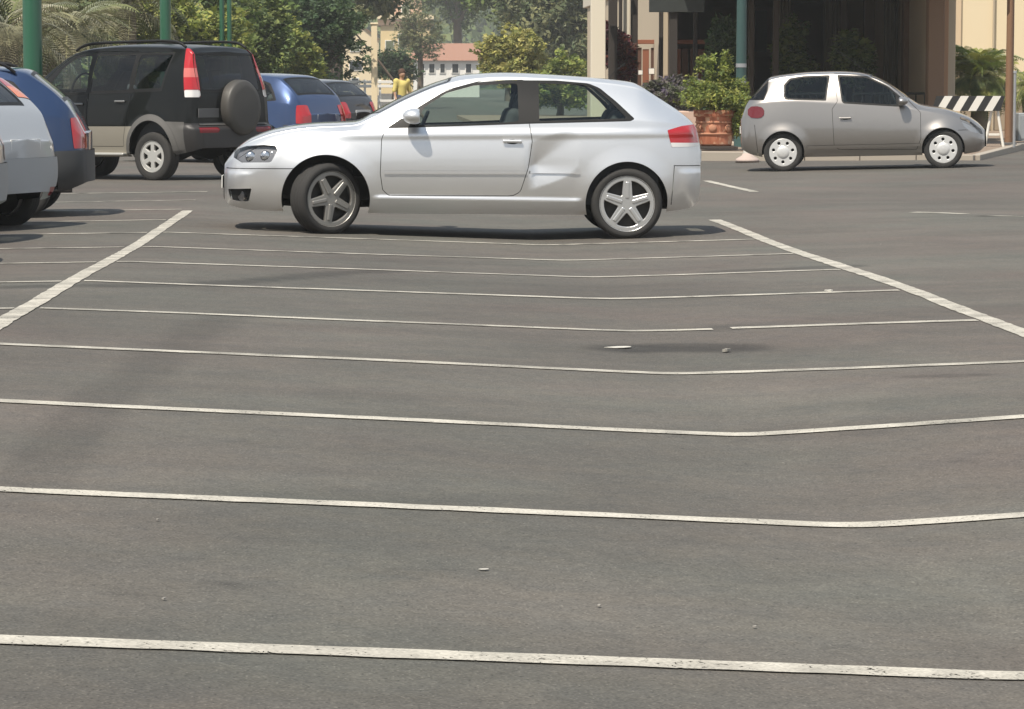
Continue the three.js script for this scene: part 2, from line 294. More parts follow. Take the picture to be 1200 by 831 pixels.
function geo(soup, side, L, off = 0) {                  // side 1 near, -1 mirrored, 0 both
  const n = soup.length / ST, sides = side === 0 ? [1, -1] : [side], P = new Float32Array(n * 3 * sides.length), N = new Float32Array(n * 3 * sides.length);
  let o = 0;
  for (const s of sides) for (let t = 0; t < n; t += 3) for (const k of (s === 1 ? [0, 1, 2] : [0, 2, 1])) {
    const i = (t + k) * ST;
    P[o] = soup[i] - L / 2 + soup[i + 3] * off; P[o + 1] = soup[i + 1] + soup[i + 4] * off; P[o + 2] = s * (soup[i + 2] + soup[i + 5] * off);
    N[o] = soup[i + 3]; N[o + 1] = soup[i + 4]; N[o + 2] = s * soup[i + 5]; o += 3;
  }
  const g = new THREE.BufferGeometry(); g.setAttribute('position', new THREE.BufferAttribute(P, 3)); g.setAttribute('normal', new THREE.BufferAttribute(N, 3)); return g;
}
const rubber = M([0.028, 0.027, 0.026], 0.85), black = M([0.014, 0.014, 0.014], 0.45, 0, { specularIntensity: 0.4 }), matteBlack = M([0.015, 0.015, 0.015], 0.9), chrome = M([0.75, 0.75, 0.76], 0.18, 1), alloy = M([0.62, 0.62, 0.61], 0.3, 0.75), darkAlloy = M([0.26, 0.26, 0.26], 0.32, 0.8), hubPlastic = M([0.62, 0.62, 0.61], 0.38, 0.25), disc = M([0.035, 0.033, 0.03], 0.6, 0.2);
const underbody = M([0.05, 0.048, 0.045], 0.85), seatCloth = M([0.06, 0.062, 0.066], 0.9), glassTint = (c) => new THREE.MeshPhysicalMaterial({ color: col(...c), roughness: 0.0, metalness: 0, transmission: 1, thickness: 0, ior: 1.5, side: THREE.DoubleSide });
const carGlass = glassTint([0.76, 0.85, 0.81]), smokeGlass = glassTint([0.2, 0.22, 0.22]), lampClear = glassTint([0.93, 0.94, 0.95]), redLens = M([0.42, 0.008, 0.012], 0.12, 0, { clearcoat: 1 }), orangeLens = M([0.75, 0.16, 0.01], 0.15, 0, { clearcoat: 1 }), whiteLens = M([0.7, 0.68, 0.66], 0.15, 0, { clearcoat: 1 }), plateWhite = M([0.7, 0.7, 0.68], 0.4), greyPlastic = M([0.1, 0.1, 0.1], 0.6);
function paintMat(c, metal = 0.45, rough = 0.34) { return M(c, rough, metal, { clearcoat: 1, clearcoatRoughness: 0.04, specularIntensity: 0.3 }); }

function rimGeo(style, R) {
  const s = new THREE.Shape(); s.absarc(0, 0, R, 0, Math.PI * 2);
  const hole = (pts) => { const p = new THREE.Path(); pts.forEach(([x, y], i) => (i ? p.lineTo(x, y) : p.moveTo(x, y))); p.closePath(); s.holes.push(p); };
  if (style === 'star' || style === 'six') {
    const n = style === 'star' ? 5 : 6, w0 = (style === 'star' ? 0.34 : 0.24) * R, w1 = (style === 'star' ? 0.25 : 0.26) * R, r0 = (style === 'star' ? 0.34 : 0.4) * R, r1 = (style === 'star' ? 0.87 : 0.8) * R;
    for (let k = 0; k < n; k++) {
      const a0 = k / n * 2 * Math.PI + Math.PI / 2, a1 = a0 + 2 * Math.PI / n, pts = [];
      const edge = (a, sg, t) => { const r = lerp(r0, r1, t), w = lerp(w0, w1, t) / 2, b = Math.asin(clamp(w / r, -1, 1)); return [a + sg * b, r]; };
      const A = []; for (let i = 0; i <= 5; i++) A.push(edge(a0, 1, i / 5)); const B = []; for (let i = 0; i <= 5; i++) B.push(edge(a1, -1, 1 - i / 5));
      if (A[0][0] > B[5][0]) { A[0][0] = B[5][0] = (a0 + a1) / 2 - 0.001; }
      const arc = []; for (let i = 1; i < 6; i++) arc.push([lerp(A[5][0], B[0][0], i / 6), r1 + 0.01 * R]);
      hole([...A, ...arc, ...B].map(([a, r]) => [Math.cos(a) * r, Math.sin(a) * r]));
    }
  } else {                                             // wheel cover with a ring of slots
    const n = style === 'cover7' ? 7 : 8;
    for (let k = 0; k < n; k++) { const a = k / n * 2 * Math.PI + 0.2, pts = []; for (let i = 0; i < 12; i++) { const t = i / 12 * 2 * Math.PI; const r = 0.72 * R + Math.cos(t) * 0.15 * R, b = a + Math.sin(t) * 0.2; pts.push([Math.cos(b) * r, Math.sin(b) * r]); } hole(pts); }
  }
  const face = new THREE.ExtrudeGeometry(s, { depth: 0.018, bevelEnabled: true, bevelSize: 0.006, bevelThickness: 0.008, bevelSegments: 2, curveSegments: 40 });
  const p = face.attributes.position; for (let i = 0; i < p.count; i++) { const r = Math.hypot(p.getX(i), p.getY(i)) / R; p.setZ(i, p.getZ(i) + (style.startsWith('cover') ? 0.012 : 0.002)); }
  face.computeVertexNormals();
  const barrel = new THREE.LatheGeometry([[R * 0.93, -0.16], [R * 0.95, -0.02], [R * 0.985, 0.02], [R * 1.02, 0.036], [R * 1.035, 0.036], [R * 1.04, 0.015]].map((q) => new THREE.Vector2(...q)), 40); barrel.rotateX(Math.PI / 2);
  const cap = new THREE.CylinderGeometry(R * 0.17, R * 0.2, 0.02, 24); cap.rotateX(Math.PI / 2); cap.translate(0, 0, style.startsWith('cover') ? 0.05 : 0.012);
  const extra = [];
  if (style === 'star') for (let k = 0; k < 5; k++) { const g = new RoundedBoxGeometry(R * 0.62, R * 0.15, 0.022, 3, 0.01); g.translate(R * 0.5, 0, 0.026); g.rotateZ(k / 5 * 2 * Math.PI + Math.PI / 2); extra.push(g); }
  if (style.startsWith('cover')) { const g = new THREE.LatheGeometry([[0, 0.062], [R * 0.25, 0.06], [R * 0.4, 0.05], [R * 0.5, 0.036]].map((q) => new THREE.Vector2(...q)), 32); g.rotateX(Math.PI / 2); extra.push(g); }
  return G.join([face, barrel, cap, ...extra]);
}
function tyreGeo(r, R, w) {
  const h = w / 2, pts = [[R * 0.98, -h * 0.82], [R + 0.012, -h * 0.95], [lerp(R, r, 0.5), -h], [r - 0.022, -h * 0.93], [r - 0.006, -h * 0.8]];
  for (const g of [-0.45, 0, 0.45]) pts.push([r, h * g - 0.016], [r - 0.007, h * g - 0.006], [r - 0.007, h * g + 0.006], [r, h * g + 0.016]);
  pts.push([r - 0.006, h * 0.8], [r - 0.022, h * 0.93], [lerp(R, r, 0.5), h], [R + 0.012, h * 0.95], [R * 0.98, h * 0.82]);
  const g = new THREE.LatheGeometry(pts.map((q) => new THREE.Vector2(...q)), 56); g.rotateX(Math.PI / 2); return plain(g);
}
const wheelCache = new Map();
function addWheel(root, x, z, w, steer = 0, spin = 0) {   // w: { r, R, width, style, mat }
  const key = [w.r, w.R, w.width, w.style].join(); if (!wheelCache.has(key)) wheelCache.set(key, [tyreGeo(w.r, w.R, w.width), rimGeo(w.style, w.R), (() => { const g = new THREE.CylinderGeometry(w.R * 0.92, w.R * 0.92, 0.02, 32); g.rotateX(Math.PI / 2); g.translate(0, 0, -0.055); return plain(g); })()]);
  const [t, r, d] = wheelCache.get(key), s = Math.sign(z), o = new THREE.Group(); o.name = 'wheel'; o.position.set(x, w.r - 0.004, z); o.rotation.set(0, steer + (s < 0 ? Math.PI : 0), 0); root.add(o);
  part('tyre', t, rubber, o); const rim = part('rim', r, w.mat, o); rim.position.z = w.width / 2 - 0.045; rim.rotation.z = spin; const dd = part('brake_disc', d, w.style.startsWith('cover') ? matteBlack : disc, o); dd.position.z = w.width / 2 - 0.045;
  return o;
}
function buildCar(root, sp) {
  const L = sp.L; let soup = carLoft(sp); const X = (x) => x - L / 2;
  const P = (name, s, mat, side = 0, off = 0, parent = root) => (s.length ? part(name, geo(s, side, L, off), mat, parent) : null);
  for (const a of sp.arches) [, soup] = split(soup, (x, y, z, s) => (s < 5 ? Math.hypot(x - a.x, y - a.y) - a.r : 1));
  // lamps
  for (const l of sp.lamps ?? []) {
    let g; [g, soup] = splitAll(soup, l.f);
    for (const side of [1, -1]) {
      const m = P(l.name, g, l.mat, side, l.off ?? 0);
      if (m && l.back) P('reflector', g, l.back, side, -0.035, m);
      if (m && l.bulbs) for (const [bx, by, br, bm] of l.bulbs) { const z = lowerZ(sp, bx, by) - 0.05, e = new THREE.SphereGeometry(br, 16, 12); e.scale(1, 1, 0.6); e.translate(X(bx), by, side * z); part('bulb', plain(e), bm ?? chrome, m); }
    }
  }
  // windscreens
  if (sp.screens) for (const w of sp.screens) {
    let ins; [ins, soup] = split(soup, w.f); let g, rim; [g, rim] = split(ins, (...a) => w.f(...a) + (w.rim ?? 0.03));
    P(w.name + '_seal', rim, black, 0, -0.001); P(w.name, g, w.mat ?? carGlass, 0, -0.004);
  }
  // side glass and its black surround
  const glassSoups = []; let trimSoup = [];
  if (sp.dlo) for (const dlo of sp.dlo) { let region; const f = (x, y, z, s) => (s < 2.6 ? dlo(x, y) : 1); [region, soup] = split(soup, f);
    for (const w of sp.windows) { let g; [g, region] = split(region, (x, y) => w.f(x, y)); if (g.length) glassSoups.push([w, g]); }
    for (const v of region) trimSoup.push(v); }
  for (const side of [1, -1]) P('window_surround', trimSoup, sp.trimMat ?? black, side, -0.003);
  for (const st of sp.strips ?? []) { let g; [g, soup] = splitAll(soup, st.f); for (const side of st.pair ? [1, -1] : [0]) P(st.name, g, st.mat, side, st.off ?? 0); }
  // doors with their gaps
  for (const d of sp.doors ?? []) {
    let g, gap; [g, soup] = split(soup, (x, y, z, s) => (s < 2.6 ? d.f(x, y) : 1)); [g, gap] = split(g, (x, y) => d.f(x, y) + 0.006);
    for (const side of [1, -1]) P('door_gap', gap, matteBlack, side, -0.012);
    const clads = []; for (const c of sp.cladding ?? []) { let q; [q, g] = split(g, c.f); if (q.length) clads.push([c, q]); }
    for (const side of [1, -1]) {
      const door = P('door', g, sp.paint, side);
      for (const [c, q] of clads) P('cladding', q, c.mat, side, c.off ?? 0.006, door);
      const [hx, hy, hw] = d.handle, z = lowerZ(sp, hx, hy);
      const cup = new THREE.SphereGeometry(1, 16, 10); cup.scale(hw * 0.32, 0.022, 0.01); cup.translate(X(hx), hy, side * (z - 0.001));
      part('handle_recess', plain(cup), sp.handleDark ?? matteBlack, door);
      part('handle', G.box(hw, 0.026, 0.022, X(hx), hy + 0.006, side * (z + 0.022), 0.01), sp.handleMat ?? sp.paint, door);
      for (const [w, gs] of glassSoups) if (w.door === d.id) P('window', gs, w.mat ?? carGlass, side, -0.007, door);
    }
  }
  for (const [w, gs] of glassSoups) if (!w.door) for (const side of [1, -1]) P(w.name ?? 'quarter_window', gs, w.mat ?? carGlass, side, -0.007);
  for (const c of sp.cladding ?? []) { let g; [g, soup] = split(soup, c.f); P(c.name ?? 'cladding', g, c.mat, 0, c.off ?? 0.006); }
  for (const f of sp.seams ?? []) { let g; [g, soup] = seamSplit(soup, f); for (const side of [1, -1]) P('panel_gap', g, matteBlack, side, -0.008); }
  P('body', soup, sp.paint);
  // wheel wells
  for (const a of sp.arches) {
    const lip = [], well = [], n = 44;
    for (let k = 0; k <= n; k++) { const t = lerp(-0.62, Math.PI + 0.62, k / n), x = a.x + Math.cos(t) * a.r, y = a.y + Math.sin(t) * a.r; if (y < sp.bot(x) + 0.004) continue; const z = lowerZ(sp, x, y); lip.push([x, y, z]); }
    const mk = (z0, z1) => { const q = []; lip.forEach(([x, y, z]) => q.push([[x, y, z0(z)], [x, y, z1(z)]])); const s = []; for (let k = 0; k < q.length - 1; k++) { const [A, B] = q[k], [C, D] = q[k + 1]; for (const p of [A, B, D, A, D, C]) s.push(p[0], p[1], p[2], a.x - p[0], a.y - p[1], 0, 0); } return s; };
    const fan = []; for (let k = 0; k < lip.length - 1; k++) for (const p of [[a.x, a.y - 0.1], lip[k], lip[k + 1]]) fan.push(p[0], p[1], 0.3, 0, 0, 1, 0);
    for (const side of [1, -1]) { P('arch_lip', mk((z) => z - 0.001, (z) => z - 0.025), a.lipMat ?? sp.paint, side); P('wheel_well', [...mk((z) => z - 0.025, () => 0.3), ...fan], matteBlack, side); }
  }
  // floor pan, cabin tub, seats
  const W = sp.zm(L / 2), y0 = sp.bot(L / 2), fl = sp.arches[0].x, rl = sp.arches[1].x, bw = (x) => sp.belt(x);
  part('floor_pan', G.join([G.box(rl - fl - sp.arches[0].r * 2 - 0.02, 0.12, 2 * W - 0.2, X((fl + rl) / 2), y0 + 0.09, 0), G.box(L - 0.5, 0.2, 0.95, 0, y0 + 0.2, 0)]), underbody, root);
  if (sp.engine !== false) part('engine_bay', G.box(sp.cowl - 0.35, 0.36, 1.0, X(sp.cowl / 2 + 0.12), 0.5, 0), underbody, root);
  const cab0 = sp.cowl + 0.1, cab1 = sp.tail - 0.15, cl = cab1 - cab0, cz = W - 0.13, ch = bw((cab0 + cab1) / 2) - 0.06;
  part('cabin_trim', G.join([G.box(cl, ch - y0 - 0.1, 0.02, X((cab0 + cab1) / 2), (ch + y0 + 0.1) / 2, cz, 0), G.box(cl, ch - y0 - 0.1, 0.02, X((cab0 + cab1) / 2), (ch + y0 + 0.1) / 2, -cz, 0), G.box(cl, 0.02, 2 * cz, X((cab0 + cab1) / 2), y0 + 0.16, 0, 0), G.box(0.42, 0.28, 2 * cz - 0.04, X(cab0 + 0.22), ch - 0.12, 0, 0.08), G.box(0.55, 0.03, 2 * cz - 0.1, X(cab1 - 0.25), ch - 0.02, 0, 0.01)]), seatCloth, root);
  const seat = (sx, sz, w) => G.join([G.box(0.5, 0.16, w, X(sx), 0.5, sz, 0.06), (() => { const g = G.box(0.16, 0.62, w, 0, 0.31, 0, 0.07); g.rotateZ(-0.3); g.translate(X(sx + 0.26), 0.52, sz); return g; })(), (() => { const g = G.box(0.1, 0.17, w * 0.55, 0, 0, 0, 0.045); g.rotateZ(-0.25); g.translate(X(sx + 0.46), 1.2 + (sp.seatUp ?? 0), sz); return g; })()]);
  const fs = lerp(fl, rl, 0.47), rs = lerp(fl, rl, 0.82);
  for (const [sx, sz, w] of [[fs, 0.36, 0.5], [fs, -0.36, 0.5], [rs, 0.4, 0.5], [rs, -0.4, 0.5]]) part('seat', seat(sx, sz, w), seatCloth, root);
  const sw = new THREE.TorusGeometry(0.185, 0.015, 8, 28); sw.rotateY(Math.PI / 2); sw.rotateZ(-0.4); sw.translate(X(fs - 0.42), 0.93 + (sp.seatUp ?? 0), 0.36); part('steering_wheel', plain(sw), black, root);
  // mirrors
  for (const side of [1, -1]) if (sp.mirror) {
    const [mx, my, ms = 1] = sp.mirror, z = lowerZ(sp, mx, Math.min(my, sp.belt(mx))) + 0.03, g = new THREE.SphereGeometry(1, 24, 16); const p = g.attributes.position;
    for (let i = 0; i < p.count; i++) if (p.getX(i) > 0.45) p.setX(i, 0.45);
    g.scale(0.1 * ms, 0.066 * ms, 0.11 * ms); g.computeVertexNormals(); g.translate(X(mx), my, side * (z + 0.085));
    const m = part('mirror', plain(g), sp.mirrorMat ?? sp.paint, root); part('mirror_arm', G.box(0.07, 0.03, 0.12, X(mx) + 0.01, my - 0.05, side * z, 0.012), black, m);
  }
  for (const [name, gg, m] of sp.extras ?? []) part(name, gg.translate(-L / 2, 0, 0), m, root);
  const w = sp.wheel, tz = sp.track;
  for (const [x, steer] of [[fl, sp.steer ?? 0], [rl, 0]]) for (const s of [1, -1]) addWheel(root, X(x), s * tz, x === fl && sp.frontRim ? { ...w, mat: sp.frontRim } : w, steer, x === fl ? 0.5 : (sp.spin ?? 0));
  shade(root); return root;
}
// ------------------------------------------------------------------ car types
const sideOnly = (f) => (x, y, z, s) => (s < 2.6 ? f(x, y) : 1);
function silverHatch() {                               // three door hatchback in the middle of the lot
  const A = (px, py) => [(px - 258) / 135, (271 + (px - 385) * 0.02 - py) / 135], T = (list) => list.map(([a, b]) => A(a, b)), L = 4.19;
  const fa = { x: A(379, 0)[0], y: 0.305, r: 0.385 }, ra = { x: A(733.5, 0)[0], y: 0.312, r: 0.362 };
  const ze = curve([[0, 0.42], [0.11, 0.56], [0.25, 0.64], [0.5, 0.7], [0.8, 0.73], [1.18, 0.735], [1.6, 0.665], [1.95, 0.605], [2.2, 0.575], [3, 0.565], [3.55, 0.55], [3.8, 0.56], [4.05, 0.59], [L, 0.5]]);
  const paint = paintMat([0.75, 0.753, 0.757], 0.76, 0.36);
  const headF = poly(T([[271, 173], [285, 168.5], [305, 167], [319, 168], [321, 173], [314, 186], [280, 186.5], [270, 181]]), 0.005), tailF = poly(T([[781, 151], [797, 146.5], [830, 143], [832, 169.5], [786, 170]]), 0.004);
  const doorF = poly(T([[449, 146], [444, 160], [443, 200], [446, 219], [453, 225.5], [598, 226.5], [607, 222], [616, 193], [620, 163], [616, 140], [610, 91.5], [560, 92.5], [516, 104], [487, 121]]), 0.006);
  const moulding = (a, b) => [(x) => a - x, (x) => x - b, sideOnly((x, y) => y - 0.572 - (x - 2.2) * 0.014), (x, y) => 0.548 + (x - 2.2) * 0.014 - y];
  return {
    L, paint, arches: [fa, ra], cowl: 1.18, tail: 3.95, steer: -0.0, track: 0.765, res: 1.25, seatUp: -0.03,
    top: curve([[0, 0.6], [0.03, 0.645], [0.11, 0.735], [0.237, 0.825], [0.48, 0.91], [0.79, 0.957], [1.13, 0.978], [1.18, 0.99], [1.3, 1.066], [1.607, 1.232], [1.918, 1.36], [2.118, 1.408], [2.5, 1.432], [2.91, 1.42], [3.32, 1.396], [3.6, 1.366], [3.66, 1.34], [3.83, 1.24], [4.06, 1.085], [4.13, 1.02], [4.17, 0.94], [L, 0.84]]),
    edge: curve([[0, 0.575], [0.11, 0.7], [0.24, 0.785], [0.48, 0.868], [0.79, 0.918], [1.14, 0.945], [1.3, 1.01], [1.607, 1.172], [1.918, 1.302], [2.118, 1.352], [2.5, 1.382], [2.91, 1.372], [3.32, 1.347], [3.6, 1.31], [3.83, 1.19], [4.06, 1.04], [4.14, 0.965], [L, 0.8]]),
    belt: curve([[0, 0.55], [0.11, 0.66], [0.24, 0.74], [0.48, 0.815], [0.8, 0.868], [1.2, 0.905], [1.44, 0.928], [2.7, 0.998], [3.5, 1.035], [3.85, 1.02], [4.06, 0.96], [L, 0.76]]),
    mid: curve([[0, 0.44], [0.5, 0.56], [1.2, 0.6], [3.4, 0.62], [4, 0.6], [L, 0.52]]),
    bot: curve([[0, 0.275], [0.06, 0.225], [0.3, 0.19], [1, 0.185], [3.4, 0.205], [3.85, 0.235], [4.1, 0.27], [L, 0.34]]),
    zm: curve([[0, 0.48], [0.04, 0.6], [0.12, 0.7], [0.26, 0.775], [0.5, 0.835], [0.9, 0.87], [2, 0.88], [3.3, 0.878], [3.7, 0.855], [3.9, 0.81], [4.05, 0.735], [4.13, 0.665], [L, 0.56]]),
    zw: curve([[0, 0.45], [0.11, 0.62], [0.25, 0.7], [0.5, 0.765], [0.9, 0.8], [1.3, 0.812], [2, 0.825], [3.3, 0.815], [3.7, 0.785], [3.9, 0.745], [4.05, 0.68], [L, 0.53]]),
    ze, capFront: 0.02, capRear: 0.02, tuck: 0.1,
    detail: (x, y) => {
      let d = 0; const between = smooth(fa.x + 0.4, fa.x + 0.46, x) * (1 - smooth(ra.x - 0.44, ra.x - 0.38, x));
      d += between * 0.02 * (1 - smooth(0.325, 0.35, y));                                     // sill
      d += 0.012 * (1 - smooth(0.0, 0.055, Math.abs(y - lerp(0.86, 0.93, (x - 1) / 3)))) * smooth(0.9, 1.2, x);   // shoulder line
      if (x > 2.66) { const u = (x - 2.7) / 0.4, v = (y - 0.63 - (x - 2.7) * 0.35) / 0.21; d -= 0.05 * Math.max(0, 1 - Math.pow(Math.pow(Math.max(u, 0), 4) + Math.pow(Math.abs(v), 4), 0.25)) * smooth(2.665, 2.69, x); }   // creased dent behind the door
      if (x > 3.95) d += 0.02 * (1 - smooth(0.58, 0.62, y)) * smooth(3.95, 4.08, x);          // bumper ledge
      if (x < 0.3) d += 0.012 * (1 - smooth(0.5, 0.54, y)) * (1 - smooth(0.15, 0.3, x));
      return d;
    },
    dlo: [poly(T([[450, 147], [489, 121], [517, 104.5], [552, 94], [595, 91.5], [650, 92], [688, 95.5], [701, 101], [720, 117], [741, 137], [736, 139.5], [623, 142], [540, 144.5]]), 0.002)],
    windows: [{ door: 'd', f: poly(T([[482, 143.5], [494, 122], [520, 106], [552, 97.5], [603, 95], [604, 139.5], [540, 142.5]]), 0.002) }, { f: poly(T([[629, 95.5], [680, 97], [694, 100.5], [713, 117], [731, 135.5], [629, 138.5]]), 0.004), name: 'quarter_window' }],
    screens: [
      { name: 'windscreen', f: (x, y, z, s) => (s >= 2 && s < 5 ? Math.max(1.2 + 0.3 * z * z - x, x - 2.0 + 0.1 * z * z, z - ze(x) * 0.955) : 1), mat: carGlass },
      { name: 'rear_window', f: (x, y, z, s) => (s >= 2 && s < 5 ? Math.max(3.7 - x, x - 4.05, z - ze(x) * 0.86) : 1), mat: carGlass }],
    strips: [
      { name: 'side_moulding', f: moulding(1.395, 2.632), mat: paint, off: 0.014, pair: true }, { name: 'side_moulding', f: moulding(2.665, 3.1), mat: paint, off: 0.014, pair: true },
      { name: 'fog_lamp_intake', f: ((f) => (x, y, z, s) => Math.max(f(x, y), 0.5 - z))(poly(T([[264, 219], [291, 218], [288, 232], [267, 232]]), 0.004)), mat: matteBlack, off: -0.02, pair: true },
      { name: 'grille', f: (x, y, z, s) => Math.max(z - lerp(0.2, 0.28, (y - 0.3) / 0.4), 0.27 - y, y - 0.7, x - 0.09), mat: matteBlack, off: 0.002 },
    ],
    lamps: [
      { name: 'headlight', f: (x, y, z, s) => Math.max(headF(x, y), 0.4 - z), mat: lampClear, back: M([0.2, 0.2, 0.21], 0.35, 0.3), bulbs: [[0.37, 0.665, 0.05], [0.24, 0.655, 0.05], [0.43, 0.69, 0.02]] },
      { name: 'reverse_lamp', f: [(x, y, z, s) => Math.max(tailF(x, y), 0.5 - z), (x, y) => y - A(800, 165.5)[1]], mat: whiteLens, off: 0.003 },
      { name: 'tail_light', f: (x, y, z, s) => Math.max(tailF(x, y), 0.5 - z), mat: redLens, off: 0.003 }],
    doors: [{ id: 'd', f: doorF, handle: [A(597, 0)[0], A(597, 163.5)[1], 0.17] }],
    seams: [
      { f: sideOnly((x, y) => 3.93 + (y - 0.6) * 0.05 - x), mask: [(x, y) => y - 0.64, (x, y) => 0.3 - y] }, { f: (x, y) => 0.64 - y, mask: [(x) => 3.93 - x] },
      { f: sideOnly((x, y) => y - 0.565 - (x - 0.5) * 0.02), mask: [(x) => x - 0.62, (x) => 0.02 - x, (x, y, z) => 0.4 - z] },
      { f: (x, y, z, s) => (s < 5 ? z - ze(x) * 0.97 : 1), mask: [(x, y, z, s) => (s > 1.9 && s < 5 ? -1 : 1), (x) => x - 1.16, (x) => 0.13 - x] },
    ],
    mirror: [A(481, 0)[0], A(481, 133)[1], 1.05],
    frontRim: M([0.3, 0.29, 0.27], 0.42, 0.6),             // shade on the turned front wheels put into a darker rim colour
    wheel: { r: 0.311, R: 0.236, width: 0.225, style: 'star', mat: alloy },
    extras: [
      ['number_plate', G.box(0.012, 0.11, 0.52, -0.03, 0.42, 0, 0.003), plateWhite], ['number_plate', G.box(0.012, 0.11, 0.52, 4.222, 0.72, 0, 0.003), plateWhite],
      ['roof_aerial', G.tube([[3.4, 1.38, 0], [3.46, 1.46, 0], [3.55, 1.53, 0]], 0.004), black],
      ['fog_lamp', (() => { const g = new THREE.CylinderGeometry(0.045, 0.045, 0.03, 20); g.rotateZ(Math.PI / 2); g.rotateY(0.7); g.translate(0.17, 0.315, 0.685); return plain(g); })(), chrome],
      ['exhaust_pipe', G.tube([[3.6, 0.26, 0.4], [3.95, 0.28, 0.4], [4.12, 0.29, 0.4]], 0.028), greyPlastic],
    ],
  };
}
